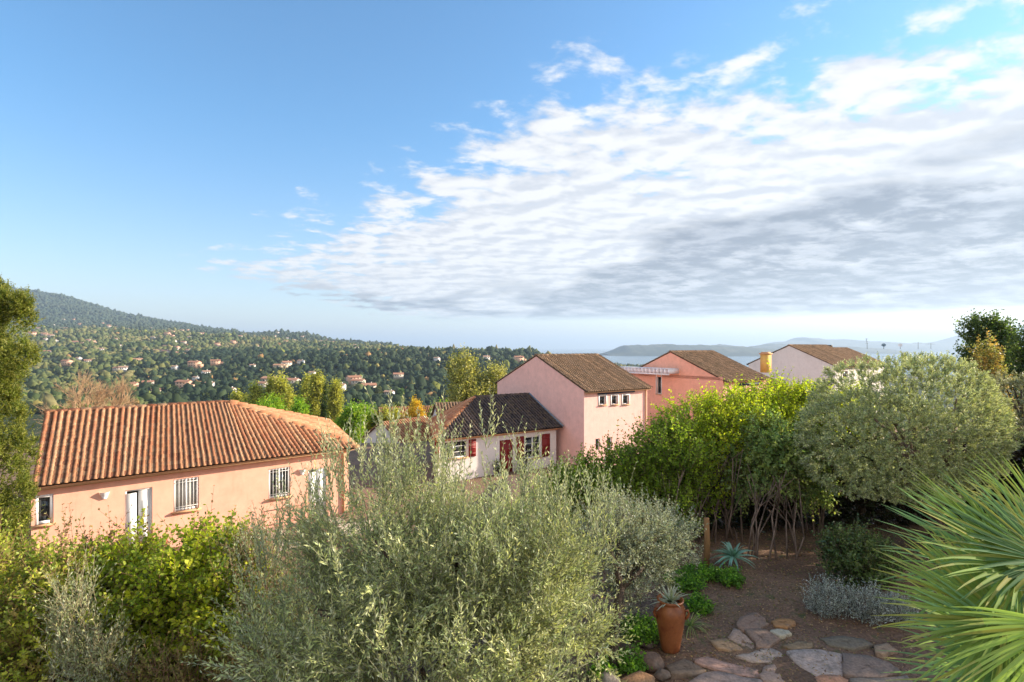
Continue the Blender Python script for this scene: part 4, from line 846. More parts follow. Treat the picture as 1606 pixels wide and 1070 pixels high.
for pts, c_, lab in stones:
    c_ = tuple(np.clip(np.array(c_)*np.array((1.5, 1.22, .98)), 0, .7))
    w = [onz(*SC(*p_), .03) for p_ in pts]; cc_ = sum(w)/len(w); w = [cc_+(q_-cc_)*1.06 for q_ in w]; base_z = gz(cc_[0], cc_[1]); k_ = len(w); mb = MB(); vs = []
    # subdivide the outline and roughen it
    ol_ = []
    for i_ in range(k_):
        a_, b_ = w[i_], w[(i_+1) % k_]
        for t_ in (0, .33, .66): q_ = a_+(b_-a_)*t_; ol_.append(q_+(V3(*rng.normal(size=2)*.009, 0)))
    k_ = len(ol_); tl = rng.normal(size=2)*.012
    zt_ = .03+rng.uniform(-.006, .010)
    for (sc_, z_) in ((1.0, -.06), (1.0, zt_-.007), (.985, zt_), (.6, zt_+.001), (.0, zt_)):
        for p_ in ol_:
            q_ = cc_+(p_-cc_)*sc_; q_[2] = z_+(np.dot(q_[:2]-cc_[:2], tl)*3 if z_ > 0 else 0)+rng.normal()*.0025; vs.append(q_)
    fs = [(i_*k_+j_, i_*k_+(j_+1) % k_, (i_+1)*k_+(j_+1) % k_, (i_+1)*k_+j_) for i_ in range(4) for j_ in range(k_)]
    mb.add(vs, fs, c_); o = mb.build('flagstone', M['stone'], None, loc=(cc_[0], cc_[1], 0)); tag(o, lab, 'flagstone', 'irregular flagstones of the garden path')
# rocks edging the bed
def rock(c, r, col, label, sq=.6):
    import bmesh
    bm = bmesh.new(); bmesh.ops.create_icosphere(bm, subdivisions=3, radius=1)
    ph = rng.uniform(0, 6, 3); sc = np.array([r*rng.uniform(.8, 1.3), r*rng.uniform(.7, 1.), r*sq]); nrm = unit(rng.normal(size=(9, 3)))
    vs = []
    for v_ in bm.verts:
        p_ = np.array(v_.co); k_ = min(1.0, min((.72/max(1e-3, np.dot(p_, n_)) for n_ in nrm if np.dot(p_, n_) > .3), default=1)); vs.append(np.array(c)+p_*k_*sc*(1+.05*math.sin(p_[0]*9+ph[0])*math.sin(p_[2]*8+ph[1])))
    fs = [tuple(x.index for x in f_.verts) for f_ in bm.faces]; bm.free()
    o = mesh_obj('rock', np.array(vs), fs, M['stone'], None, col=np.array([col]*len(fs)), loc=tuple(c)); return tag(o, label, 'rock', 'rocks edging the planting bed')
for (u_, v_), r_, col, lab in (((1000, 1035), .16, (.17, .10, .07), 'reddish brown rock under the ground plant'), ((1022, 1040), .17, (.20, .13, .10), 'brown slab rock leaning beside the jar'), ((985, 1020), .13, (.12, .08, .06), 'dark rock behind the other bed rocks'),
    ((955, 1070), .16, (.30, .25, .21), 'pale rock at the foot of the dark trunk'), ((1000, 1072), .17, (.36, .20, .11), 'orange brown rock in the front row'), ((1012, 1010), .12, (.13, .09, .07), 'small dark rock close to the jar'), ((1040, 1060), .1, (.16, .12, .1), 'small grey brown rock between the jar and the dark flagstone')):
    c = onz(u_, v_, 0.02); rock((c[0], c[1], .03), r_, col, lab)
# leaf litter on the soil
n_ = 20000; x_ = rng.uniform(.2, 8.5, n_); y_ = rng.uniform(5.6, 13.5, n_); z_ = gz(x_, y_)+.012
a_ = rng.uniform(0, 6.28, n_); d_ = np.stack([np.cos(a_), np.sin(a_), rng.uniform(-.1, .35, n_)], -1)
v, f, c = leaf_mesh(np.stack([x_, y_, z_], -1), unit(d_), rng.uniform(.02, .05, n_), rng.uniform(.008, .02, n_), pal([(.30, .17, .09), (.42, .27, .16), (.16, .09, .06), (.5, .36, .22), (.20, .22, .07)], n_, rng, .3), rng=rng)
tag(mesh_obj('leaf_litter', v, [f], M['leaf'], col=c), 'brown fallen leaves and twigs scattered over the soil', 'leaf litter', kind='stuff')
n_ = 2600; x_ = rng.normal(3.3, 1.0, n_); y_ = rng.normal(8.3, .9, n_); z_ = gz(x_, y_)
d_ = unit(np.stack([rng.normal(size=n_)*.5, rng.normal(size=n_)*.5, np.ones(n_)], -1))
v, f, c = leaf_mesh(np.stack([x_, y_, z_], -1), d_, rng.uniform(.02, .06, n_), rng.uniform(.002, .004, n_), pal([(.10, .14, .04), (.16, .18, .07), (.22, .18, .09)], n_, rng, .3), rng=rng)
tag(mesh_obj('grass', v, [f], M['leaf'], col=c), 'thin short grass growing in the bare soil of the path', 'grass', kind='stuff')
# fan palm
pc = V3(3.55, 3.45, 0); pc[2] = float(gz(pc[0], pc[1]))
pm = thing('fan_palm', 'bushy green fan palm spreading its stiff leaf fans over the path', 'fan palm', pc)
crown_c = pc+UP*1.95
q = MB(); q.tube([pc-UP*.1, pc+UP*.8, pc+UP*1.5, crown_c], [.16, .15, .17, .12], 12); q.build('trunk', M['bark'], pm)
prng = np.random.default_rng(5)
def fan(hub, axis, face, R_, nseg, span, rng, cols):
    """one palm leaf: pleated segments radiating from hub around axis, in the plane with normal face"""
    axis = unit(axis); face = unit(face-axis*np.dot(face, axis)); sd = np.cross(face, axis); vs = []; fs = []; cs = []
    tone = np.array(cols[rng.integers(len(cols))])*rng.uniform(.8, 1.2)
    for i in range(nseg):
        th = -span+2*span*i/(nseg-1)+rng.normal()*.015; L = R_*(1-.28*(abs(th)/span)**2)*rng.uniform(.92, 1.05)
        d = axis*math.cos(th)+sd*math.sin(th)+face*.18*math.cos(th*.8)*rng.uniform(.6, 1.3); d = unit(d); tt = np.cross(face, d); K = 8; b0 = len(vs)
        dr = rng.uniform(.02, .14); c = tone*rng.uniform(.8, 1.25)
        if rng.random() < .12: c = np.array((.35, .36, .10))*rng.uniform(.8, 1.1)
        yellow = rng.random() < .35
        tw = rng.normal()*.25
        for k in range(K):
            t = k/(K-1); p = hub+d*L*t-UP*dr*L*t**3; w = R_*.0155*min(1, t*3.2+.08)*(1-t**2.2)+.0006
            e = tt*math.cos(tw*t)+face*math.sin(tw*t)
            vs += [p-e*w+face*w*.7, p, p+e*w+face*w*.7]
        for k in range(K-1):
            a = b0+3*k; fs += [(a, a+1, a+4, a+3), (a+1, a+2, a+5, a+4)]; cc = c if not (yellow and k > 4) else c*.4+np.array((.42, .40, .16))*.6; cs += [cc, cc]
    return vs, fs, cs
PC = [(.20, .34, .09), (.26, .38, .10), (.30, .42, .12), (.20, .34, .17)]
fans = [ # (hub px, depth, axis px target, R)
 ((1578, 975), 2.75, (1400, 960), .72), ((1600, 890), 2.95, (1420, 830), .80), ((1655, 845), 3.3, (1480, 770), .72), ((1590, 905), 3.1, (1400, 870), .80),
 ((1600, 1010), 2.7, (1500, 1140), .72), ((1560, 1000), 3.2, (1420, 1060), .72), ((1690, 820), 3.4, (1590, 730), .62), ((1660, 980), 2.5, (1600, 1150), .7), ((1640, 880), 2.9, (1500, 830), .70), ((1720, 920), 2.7, (1640, 860), .6),
 ((1640, 1080), 2.6, (1520, 1120), .75), ((1740, 980), 3.4, (1850, 900), .75), ((1740, 930), 4.1, (1720, 860), .6), ((1800, 980), 3.6, (1900, 1080), .7), ((1560, 950), 3.7, (1440, 930), .7), ((1620, 900), 3.9, (1500, 850), .7)]
for (hu, hv), hd, (tu, tv), R_ in fans:
    hub = P(hu, hv, hd); ax = P(tu, tv, hd+prng.uniform(-.25, .15))-hub; fc = V3(prng.normal()*.15+.05, -.75+prng.normal()*.15, .75)
    vs, fs, cs = fan(hub, ax, fc, R_*.93, 48, 1.5, prng, PC)
    lf = mesh_obj('fan_leaf', np.array(vs), fs, M['palm'], pm, col=np.array(cs), smooth=False)
    q = MB(); m_ = (crown_c+hub)/2+UP*.12; q.tube([crown_c, m_, hub], [.016, .011, .008], 6, col=(.18, .27, .10)); q.build('petiole', M['leaf_stem'], lf)

# =================================================================== middle distance trees
def gfar(x, y): return float(gz(x, y)) if y < 62 else float(fz(np.array([x]), np.array([y]))[0])
def mid_tree(name, label, cat, u, vt, d, wpx, cols, n, hfrac=.7, leaf=.3, group=None, mat='leaf', seed=0, shape='round'):
    r_ = np.random.default_rng(seed+int(u)); top = P(u, vt, d); x, y = top[0], top[1]; zb = gfar(x, y); hh = top[2]-zb; w = wpx/F*d/2
    o = thing(name, label, cat, V3(x, y, zb), group); lob = []
    hc = hh*hfrac
    for i in range(9 if shape == 'round' else 6):
        if shape == 'round':
            a_ = r_.uniform(0, 6.28); rr = r_.uniform(.2, .62); zz = r_.uniform(-.38, .3)
            lob.append((x+math.cos(a_)*rr*w, y+math.sin(a_)*rr*w, top[2]-hc/2+zz*hc, w*.48*(1-.5*max(0, zz)), w*.48, hc*.24))
        else:
            t_ = i/5; lob.append((x+r_.normal()*w*.15, y+r_.normal()*w*.15, zb+hh*(.15+.77*t_), w*(1-.65*t_**2), w*(1-.65*t_**2), hh*.14))
    foliage('crown', o, M[mat], lob, n, r_, L=leaf*2.6, up=.45, leaf=leaf, lw=leaf*.6, nodes=4, spread=.9, rmin=.5, colors=cols, stemr=0, bump=.3)
    branches(o, V3(x, y, zb), [(l[0], l[1], l[2]) for l in lob], max(.08, w*.07), r_, 'bark', wob=.3); return o
YO = [(.25, .27, .06), (.31, .32, .08), (.15, .17, .045)]; LG = [(.10, .20, .025), (.15, .26, .03), (.20, .28, .03)]; YL = [(.32, .32, .03), (.38, .36, .04), (.22, .26, .03)]
OO = [(.20, .21, .085), (.27, .27, .12), (.11, .13, .05)]
mid_tree('broadleaf_tree', 'big olive green tree rising left of the pale pink house gable', 'tree', 742, 560, 60, 118, OO, 6500, .95, .34)
mid_tree('broadleaf_tree', 'olive green tree touching the gable wall beside its bigger neighbour', 'tree', 785, 572, 62, 60, OO, 2600, .95, .34)
for (u_, v_, w_, lab) in ((398, 602, 36, 'yellow green tree above the right part of the salmon roof, farthest from the slim cypress'), (422, 596, 30, 'second yellow green tree of the clump above the salmon roof'), (447, 588, 34, 'tallest yellow green tree in the middle of the clump above the roof'), (476, 592, 30, 'yellow green tree leaning against the tallest of the clump'), (498, 586, 34, 'yellow green tree directly behind the slim dark cypress'), (522, 600, 26, 'narrow yellow green tree just right of the slim cypress'), (372, 612, 30, 'low yellow green tree at the open end of the clump')):
    mid_tree('broadleaf_tree', lab, 'tree', u_, v_, 125+rng.uniform(-10, 10), w_, YO, 1500, .75, .6, group='yellow green trees beyond the salmon roof')
mid_tree('cypress_tree', 'slim dark cypress beyond the hip end of the salmon roof', 'cypress', 508, 606, 75, 9, [(.02, .04, .015), (.03, .05, .02)], 500, leaf=.3, shape='col')
for (u_, v_, w_, c_, lab) in ((425, 622, 60, LG, 'fresh green round tree just over the hip of the salmon roof'), (470, 626, 46, LG, 'fresh green tree left of the slim cypress'), (545, 628, 48, LG, 'fresh green tree right of the slim cypress'), (572, 636, 40, LG, 'fresh green tree beside the yellow one'), (560, 655, 50, YL, 'bright yellow flowering mimosa tree behind the olive shoots'), (585, 645, 30, YL, 'smaller yellow flowering mimosa tree'), (655, 628, 34, [(.40, .26, .03), (.34, .28, .04)], 'small orange yellow autumn tree above the low roofs'), (690, 628, 44, LG, 'green tree between the autumn tree and the dark roof'), (610, 632, 40, YO, 'dull green tree behind the tips of the olive')):
    mid_tree('broadleaf_tree', lab, 'tree', u_, v_, 72+rng.uniform(-6, 8), w_, c_, 1800, .8, .36, group='fresh green trees beyond the first roofs')
# bare trees
def bare_tree(label, u, v, d, wpx, seed):
    r_ = np.random.default_rng(seed); top = P(u, v, d); zb = gfar(top[0], top[1]); b = V3(top[0], top[1], zb); o = thing('bare_tree', label, 'tree', b, 'leafless trees behind the salmon roof'); mb = MB()
    def grow(p, d_, L, r, lv):
        e = p+d_*L; mb.tube([p, p+d_*L*.5+V3(*r_.normal(size=3)*L*.04), e], [r, r*.8, r*.6], 4 if lv > 1 else 6, cap=False)
        if lv >= 5: return
        for _ in range(3 if lv < 4 else 4): grow(p+d_*L*r_.uniform(.55, 1), unit(d_+V3(*r_.normal(size=3)*.38)+UP*.12), L*r_.uniform(.6, .82), r*.58, lv+1)
    h = top[2]-zb
    for s_ in range(3): grow(b+V3(*r_.normal(size=2)*.1, 0), unit(V3(r_.normal()*.25*wpx/70, r_.normal()*.2, 1)), h*.30, .13, 0)
    mb.build('branches', M['straw'], o); return o
bare_tree('wide leafless straw coloured tree above the roof ridge next to the cypress', 118, 545, 44, 100, 3)
bare_tree('slimmer leafless straw coloured tree above the middle of the roof ridge', 188, 570, 46, 45, 8)
# pine and others at the top right
PN = [(.03, .06, .02), (.05, .085, .03), (.07, .11, .035)]
mid_tree('umbrella_pine', 'dark green umbrella pine on the skyline above the clipped olives', 'pine', 1556, 494, 32, 110, PN, 2600, .38, .2)
mid_tree('umbrella_pine', 'darker umbrella pine cut by the edge of the view', 'pine', 1640, 496, 28, 120, PN, 2400, .5, .2)
mid_tree('autumn_tree', 'orange tipped autumn tree in front of the umbrella pine', 'tree', 1556, 524, 22, 70, [(.20, .16, .06), (.16, .17, .07), (.24, .16, .07), (.15, .17, .07)], 1300, .6, .12)
mid_tree('broadleaf_tree', 'bright green tree crown between the brown roof end and the clipped olive', 'tree', 1345, 562, 24, 42, HY, 800, .8, .12)

# =================================================================== the woods, villas on the hills
import bmesh
def ico(sub):
    bm = bmesh.new(); bmesh.ops.create_icosphere(bm, subdivisions=sub, radius=1); bm.verts.ensure_lookup_table()
    v = np.array([x.co[:] for x in bm.verts]); f = np.array([[y.index for y in x.verts] for x in bm.faces]); bm.free(); return v, f
def tree_cols(u, y, rng_):
    n = len(u); x = (u-U0)/F*y
    n1 = hsh(x, y, .013)+.6*hsh(y, x, .037)+.5*rng_.normal(size=n)          # stands of one kind
    A_ = np.array([(.060, .085, .032), (.085, .11, .04), (.12, .14, .05), (.16, .165, .06), (.20, .18, .08)])
    i = np.clip(((n1+1.5)/3*5).astype(int), 0, 4); c = A_[i]*rng_.uniform(.88, 1.12, (n, 1))
    dark = (y > 400) & (y < 1180) & (u < 900); k = dark & (rng_.random(n) < np.interp(u, [180, 300], [.15, .96]))
    c[k] = pal([(.024, .042, .024), (.034, .054, .027), (.045, .066, .03)], int(k.sum()), rng_, .15)
    m_ = (y > 1950+150*np.sin(u*.05)); c[m_] = np.array((.050, .072, .050))*rng_.uniform(.8, 1.2, (int(m_.sum()), 1))+.25*c[m_]*.5  # far trees bluish and even: distance haze put into their colour
    o_ = (rng_.random(n) < .03) & ~m_; c[o_] = pal([(.28, .17, .07), (.26, .22, .07), (.2, .22, .05)], int(o_.sum()), rng_, .2); return c
wr = np.random.default_rng(99)
# individual nearer woodland trees: six shared kinds
kinds = []
for i in range(8):
    r_ = np.random.default_rng(200+i); lobk = []
    tall = i in (2, 5)
    for j in range(7):
        a_ = r_.uniform(0, 6.28); rr = r_.uniform(0, .55); lobk.append((math.cos(a_)*rr*2.6, math.sin(a_)*rr*2.6, r_.uniform(3.2, 6.6)*(1.35 if tall else 1), 1.7*(.6 if tall else 1), 1.7*(.6 if tall else 1), 1.5))
    p, d, k, r = sample_lobes(lobk, 700, .6, r_, .3)
    cc = pal([[(.03, .05, .02), (.045, .065, .025)], [(.09, .11, .04), (.12, .13, .05)], [(.05, .075, .03), (.08, .10, .04)], [(.014, .028, .018), (.022, .036, .02)], [(.18, .20, .05), (.22, .22, .07)], [(.02, .035, .02), (.03, .045, .022)], [(.25, .15, .06), (.18, .16, .06)], [(.07, .12, .03), (.10, .16, .04)]][i], 700, r_, .35)
    v, f, c = leaf_mesh(p, unit(d+r_.normal(size=d.shape)*.6), r_.uniform(.7, 1.3, 700), r_.uniform(.5, 1.0, 700), cc, rng=r_, up=V3(0, 0, .1))
    mb = MB(); mb.tube([(0, 0, -1), (0, 0, 2.5), (0, 0, 5)], [.3, .22, .1], 5)
    nv = len(v); V_ = np.concatenate([v, np.array(mb.v)]); F_ = [tuple(x) for x in f]+[tuple(nv+q_ for q_ in x) for x in mb.f]; CC_ = np.concatenate([c, np.tile([(.06, .045, .035)], (len(mb.f), 1))])
    kinds.append((V_, F_, CC_))
KL = ['deep green wood tree on the valley floor beyond the roofs', 'olive green wood tree in the valley beyond the roofs', 'tall narrow green tree in the valley beyond the roofs', 'almost black green evergreen at the foot of the wooded hill', 'pale yellow green tree in the valley beyond the roofs', 'tall dark evergreen at the foot of the wooded hill', 'rust brown autumn tree in the valley beyond the roofs', 'fresh green tree in the valley beyond the roofs']
protos = {}
cnt = 0; occupied = []
while cnt < 290:
    y = 170*(3.3**wr.random()); u = wr.uniform(20, 860)
    vlim = 640 if u < 350 else (660 if u < 560 else 690)
    x = (u-U0)/F*y; zg = fz(np.array([x]), np.array([y]))[0]; vt = V0+(H-zg-7)/y*F
    if vt > vlim: continue
    if 560 < u or u < 230: i = wr.choice([0, 1, 2, 4, 6, 7, 1, 0, 7])
    else: i = wr.choice([0, 3, 5, 3, 0, 1, 2, 3, 5])
    if i not in protos:
        V_, F_, CC_ = kinds[i]; o = mesh_obj('wood_tree', V_, F_, M['far_leaf'], None, col=np.clip(CC_*1.5, 0, .7)); protos[i] = o
    else: o = protos[i].copy(); COL.objects.link(o)
    tag(o, KL[i], 'tree', 'wood trees in the valley'); o.location = (x, y, zg-.3); s_ = wr.uniform(.75, 1.35); o.scale = (s_, s_, s_*wr.uniform(.85, 1.2)); o.rotation_euler = (0, 0, wr.uniform(0, 6.28)); cnt += 1
vr = np.random.default_rng(77); spots = []
for (ua, ub, ya, yb, n_) in ((50, 330, 1050, 2300, 50), (330, 560, 1400, 2500, 34), (230, 560, 480, 900, 22), (100, 250, 600, 1000, 8), (600, 860, 850, 1500, 9), (40, 200, 2300, 3000, 8), (560, 690, 300, 700, 7)):
    for _ in range(n_): spots.append((vr.uniform(ua, ub), ya*(yb/ya)**vr.random()))
SPX = np.array([((a_-U0)/F*b_, b_) for a_, b_ in spots])
# the woodland mass
def mass(name, label, n, y0, y1, sub, rad, seed, u0=-60, u1=1350, power=1.):
    r_ = np.random.default_rng(seed); y = y0*(y1/y0)**r_.random(n)**power; u = r_.uniform(u0, u1, n); x = (u-U0)/F*y; z = fz(x, y)
    ok = (z > SEA+1.5)
    # clearings
    clr = (hsh(x, y, .017)+hsh(y, x, .031)) > .95; ok &= ~(clr & (u < 640) & ((y > 1150) | (u < 260)))
    for vx, vy in SPX:
        if y0*.9 < vy < y1*1.1: ax_ = vx/vy; ok &= ~((np.abs(x-ax_*y) < 13) & (y < vy+8) & (y > vy-22-vy*.012))
    u, x, y, z = u[ok], x[ok], y[ok], z[ok]; n = len(x)
    vv, ff = ico(sub); R_ = rad*np.clip(np.exp(r_.normal(size=n)*.30), .45, 1.5)*.93; hz_ = R_*np.clip(np.exp(r_.normal(size=n)*.25), .6, 1.9)*.95
    th = r_.uniform(0, 6.28, n); c_, s_ = np.cos(th), np.sin(th)
    jit = 1+r_.normal(size=(n, len(vv)))*.27
    px = vv[None, :, 0]*jit; py = vv[None, :, 1]*jit; pz = vv[None, :, 2]*jit
    X_ = x[:, None]+(px*c_[:, None]-py*s_[:, None])*R_[:, None]; Y_ = y[:, None]+(px*s_[:, None]+py*c_[:, None])*R_[:, None]; Z_ = z[:, None]+hz_[:, None]*(.75+pz)
    f_ = (ff[None]+(np.arange(n)*len(vv))[:, None, None]).reshape(-1, 3)
    cc = tree_cols(u, y, r_); cc = np.repeat(cc, len(ff), 0)*r_.uniform(.88, 1.14, (n*len(ff), 1))
    return tag(mesh_obj(name, np.stack([X_, Y_, Z_], -1).reshape(-1, 3), [f_], M['far_leaf'], col=cc), label, 'woodland', kind='stuff')
mass('woodland', 'dense mixed woodland covering the near slopes of the valley', 11500, 400, 1000, 2, 3.4, 31)
mass('woodland', 'distant woodland covering the far slopes down to the sea', 40000, 950, 3000, 1, 4.7, 32)
mass('woodland', 'woodland on the far mountain flank', 20000, 2600, 4700, 1, 7.5, 33, -120, 620)
# villas
vp = {}
def villa_mesh(kind):
    w = [(.62, .55, .46), (.62, .40, .28), (.72, .70, .68), (.60, .47, .33)][kind]; r = [(.42, .20, .12), (.36, .17, .10), (.40, .24, .16), (.46, .24, .14)][kind]
    L, W_, Hh, rs = [(6, 4, 3.2, 1.6), (7, 4.2, 5.6, 1.6), (4.5, 3.5, 3.0, 1.3), (8, 4.5, 3.4, 1.7)][kind]
    return w, r, L, W_, Hh, rs
M['villa_wall'] = surf('villa_wall', (1, 1, 1), .9, .05, .3, attr=True); M['villa_roof'] = surf('villa_roof', (1, 1, 1), .9, .2, .5, attr=True)
def villa(kind):
    w, r, L, W_, Hh, rs = villa_mesh(kind); o = thing('villa', None, 'villa')
    mb = MB(); mb.box((0, 0, Hh/2-1.5), (L, W_, Hh/2+1.5), col=w); mb.add([(-L, -W_, Hh), (-L, W_, Hh), (-L, 0, Hh+rs*.9)], [(0, 1, 2)], w); mb.add([(L, -W_, Hh), (L, W_, Hh), (L, 0, Hh+rs*.9)], [(0, 1, 2)], w)
    if kind in (1, 3): mb.box((L*1.25, -.5, 1.), (L*.3, W_*.7, 1.6), col=w)
    mb.build('wall', M['villa_wall'], o)
    mb = MB(); e = .6; mb.add([(-L-e, -W_-e, Hh-.2), (L+e, -W_-e, Hh-.2), (L+e, 0, Hh+rs), (-L-e, 0, Hh+rs), (-L-e, W_+e, Hh-.2), (L+e, W_+e, Hh-.2)], [(0, 1, 2, 3), (3, 2, 5, 4)], r)
    mb.add([(-L-e, -W_-e, Hh-.45), (L+e, -W_-e, Hh-.45), (L+e, 0, Hh+rs-.25), (-L-e, 0, Hh+rs-.25), (-L-e, W_+e, Hh-.45), (L+e, W_+e, Hh-.45)], [(3, 2, 1, 0), (4, 5, 2, 3)], r)
    if kind in (1, 3): mb.add([(L*.95, -W_*.8-.5, 2.75), (L*1.6, -W_*.8-.5, 2.75), (L*1.6, W_*.7, 3.3), (L*.95, W_*.7, 3.3)], [(0, 1, 2, 3)], r)
    rf = mb.build('roof', M['villa_roof'], o); mb = MB(); mb.box((L*.4, .8, Hh+rs), (.4, .4, .9), col=w); mb.build('chimney', M['villa_wall'], rf)
    for sx in (-.6, -.1, .45):
        for zz in ([1.5] if Hh < 4 else [1.4, 4.2]): mb = MB(); mb.box((L*sx, -W_-.02, zz), (.55, .04, .65), col=(.05, .05, .055)); mb.build('window', M['villa_roof'], o)
    return o
VL = ['cream villa with terracotta roof among the trees of the hillside', 'two storey salmon villa with terracotta roof on the wooded hillside', 'small white villa with pale tiled roof among the trees', 'long ochre villa with a low wing on the hillside']
for (u_, y_) in spots:
    k_ = vr.choice(4, p=[.35, .15, .35, .15]); x_ = (u_-U0)/F*y_; z_ = float(fz(np.array([x_]), np.array([y_]))[0])
    if k_ not in vp: vp[k_] = villa(k_); o = vp[k_]
    else: o = copy_tree(vp[k_])
    o.location = (x_, y_, z_+1.6+y_*.001); o.rotation_euler = (0, 0, vr.uniform(-.6, .9)); s_ = vr.uniform(.8, 1.25); o.scale = (s_, s_, s_)
    tag(o, VL[k_], 'villa', 'distant villas scattered on the hills')

# =================================================================== light, sky, haze
SUN_AZ = math.radians(76)      # clockwise from the view direction (+Y): from the right, slightly ahead
SUN_EL = math.radians(20)
sd = V3(math.sin(SUN_AZ)*math.cos(SUN_EL), math.cos(SUN_AZ)*math.cos(SUN_EL), math.sin(SUN_EL))
ld = bpy.data.lights.new('sun', 'SUN'); ld.energy = 5; ld.angle = math.radians(.5); ld.color = (1, .85, .66)
lo = bpy.data.objects.new('sun', ld); COL.objects.link(lo)
from mathutils import Vector
lo.rotation_euler = Vector(tuple(sd)).to_track_quat('Z', 'Y').to_euler()
W = bpy.data.worlds.new('World'); S.world = W; W.use_nodes = True; W.node_tree.nodes.clear(); t = NT(W.node_tree)
sky = t.new('ShaderNodeTexSky', sky_type='NISHITA', sun_disc=False, sun_elevation=SUN_EL, sun_rotation=SUN_AZ); sky.altitude = 100; sky.air_density = 1.0; sky.dust_density = .6; sky.ozone_density = 2.0
tc = t.new('ShaderNodeTexCoord').outputs['Generated']; sx = t.new('ShaderNodeSeparateXYZ'); t.put(sx.inputs[0], tc); x_, y_, z_ = sx.outputs
zc = t.m('MAXIMUM', z_, .012); X = t.m('DIVIDE', x_, zc); Y = t.m('DIVIDE', y_, zc)
zs = t.m('ADD', t.m('MAXIMUM', z_, 0), .13); cv = t.new('ShaderNodeCombineXYZ'); t.put(cv.inputs[0], t.m('DIVIDE', x_, zs)); t.put(cv.inputs[1], t.m('DIVIDE', y_, zs)); cv = cv.outputs[0]
mp = t.new('ShaderNodeMapping'); t.put(mp.inputs[0], cv); mp.inputs['Rotation'].default_value = (0, 0, math.radians(-20)); mp.inputs['Scale'].default_value = (.9, 1.1, 1)
nA_ = t.noise(mp.outputs[0], 5.2, 9, .60, .2); mp2 = t.new('ShaderNodeMapping'); t.put(mp2.inputs[0], mp.outputs[0]); mp2.inputs['Location'].default_value = (.05, .035, 0); nA2_ = t.noise(mp2.outputs[0], 5.2, 4, .5, .2); nA1_ = t.noise(mp.outputs[0], 5.2, 4, .5, .2); nB_ = t.noise(mp.outputs[0], 1.7, 4, .5, .2); nC_ = t.noise(mp.outputs[0], 17., 6, .62, .1)
h1 = t.m('SUBTRACT', 2.62, t.m('MULTIPLY', X, 1.45)); h2 = t.m('SUBTRACT', 2.48, t.m('MULTIPLY', X, .45)); hh = t.m('MAXIMUM', h1, h2)
e1 = t.m('MULTIPLY', t.m('DIVIDE', t.m('SUBTRACT', Y, hh), t.m('MAXIMUM', Y, .5)), 1.7)
e2 = t.m('MULTIPLY', t.m('DIVIDE', t.m('ADD', X, 3.3), t.m('MAXIMUM', t.m('MULTIPLY', Y, .25), .5)), 1.3)
e3 = t.m('MULTIPLY', t.m('DIVIDE', t.m('SUBTRACT', 20.5, Y), 4.), 1.0)
ms = t.m('MINIMUM', t.m('MINIMUM', e1, e2), e3); ms = t.m('MAXIMUM', t.m('MINIMUM', ms, 1), -1)
dens = t.m('ADD', t.m('ADD', t.m('MULTIPLY', nA_, 2.1), t.m('MULTIPLY', nB_, .8)), t.m('ADD', t.m('MULTIPLY', ms, .72), t.m('MULTIPLY', nC_, .45)))
# small stray wisps
wx = t.m('SUBTRACT', X, 1.27); wy = t.m('SUBTRACT', Y, 1.70); rot = t.m('ADD', t.m('MULTIPLY', wx, .5), t.m('MULTIPLY', wy, .9)); rot2 = t.m('SUBTRACT', t.m('MULTIPLY', wx, .9), t.m('MULTIPLY', wy, .5))
wd = t.m('ADD', t.m('POWER', t.m('MULTIPLY', t.m('ABSOLUTE', rot), 12), 2), t.m('POWER', t.m('MULTIPLY', t.m('ABSOLUTE', rot2), 26), 2))
wisp = t.m('MULTIPLY', t.m('SUBTRACT', 1.0, t.m('MINIMUM', wd, 1)), t.mapr(nC_, .38, .6)); 
cov = t.mapr(dens, 1.44, 1.90); cov = t.m('MULTIPLY', cov, t.mapr(z_, .045, .062)); cov = t.m('MAXIMUM', cov, t.m('MULTIPLY', wisp, .8))
thick = t.mapr(dens, 1.35, 1.95)
gx = t.m('MULTIPLY', t.m('MAXIMUM', X, 0), Y)
grey = t.m('MULTIPLY', t.mapr(t.m('ADD', gx, t.m('MULTIPLY', t.m('SUBTRACT', nB_, .5), 16)), 5.0, 10.0), t.mapr(t.m('ADD', t.m('MULTIPLY', nA_, .5), t.m('MULTIPLY', nB_, .5)), .30, .52))
grey = t.m('MAXIMUM', grey, t.m('MULTIPLY', t.mapr(Y, 6, 12), t.mapr(nB_, .42, .60)))
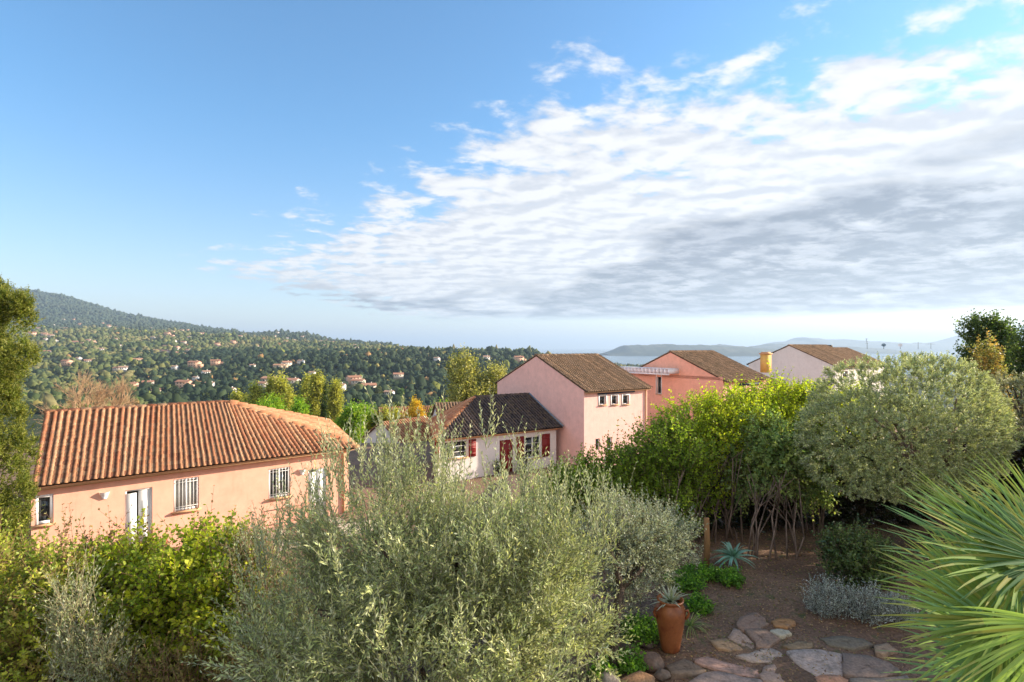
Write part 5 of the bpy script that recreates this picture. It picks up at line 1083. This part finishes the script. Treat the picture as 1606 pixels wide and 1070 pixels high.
cw = t.mix(t.mapr(t.m('ADD', t.m('SUBTRACT', nA1_, nA2_), t.m('MULTIPLY', t.m('SUBTRACT', nA_, .5), .35)), -.16, .12), (3.25, 3.3, 3.5), (4.5, 4.42, 4.35))
ccol = t.mix(t.m('MULTIPLY', grey, .95), cw, t.mix(t.mapr(nA_, .35, .62), (2.3, 2.35, 2.55), (.95, 1.02, 1.22)))
skyc = t.mix(1.0, sky.outputs[0], t.mix(t.mapr(z_, .0, .40, 1, 0), SKYMUL, (1.02, .965, 1.0)), 'MULTIPLY')
col = t.mix(t.m('MULTIPLY', cov, .93), skyc, ccol)
behind = t.m('MULTIPLY', t.mapr(y_, -.05, -.35), t.m('MULTIPLY', t.mapr(z_, .03, .12), t.mapr(nB_, .30, .5)))      # unseen bright cloud bank, added behind the viewer to lift the shaded sides
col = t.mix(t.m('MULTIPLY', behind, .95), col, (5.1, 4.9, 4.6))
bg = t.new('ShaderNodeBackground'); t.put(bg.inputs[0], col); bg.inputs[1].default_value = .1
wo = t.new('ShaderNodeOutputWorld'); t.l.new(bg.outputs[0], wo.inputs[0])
# haze: one closed box round everything
m = bpy.data.materials.new('haze_air'); m.use_nodes = True; m.node_tree.nodes.clear(); t = NT(m.node_tree); out = t.new('ShaderNodeOutputMaterial')
pv = t.new('ShaderNodeVolumePrincipled'); pv.inputs['Color'].default_value = (.58, .76, 1.0, 1); pv.inputs['Density'].default_value = HAZE; pv.inputs['Anisotropy'].default_value = .2
t.l.new(pv.outputs[0], out.inputs['Volume'])
if HAZE > 0:
    mb = MB(); D = 41000; z0, z1 = SEA-30, 700; mb.box((0, D-600, (z0+z1)/2), (D+500, D+100, (z1-z0)/2)); o = mb.build('haze', m); tag(o, 'pale blue air haze over the sea and hills', 'haze', kind='stuff'); o.visible_shadow = True
S.view_settings.view_transform = 'Standard'; S.view_settings.look = 'None'; S.view_settings.exposure = EXPO; S.view_settings.gamma = 1
S.cycles.max_bounces = 6; S.cycles.diffuse_bounces = 3; S.cycles.glossy_bounces = 2; S.cycles.transmission_bounces = 3; S.cycles.volume_bounces = 0; S.cycles.use_denoising = True
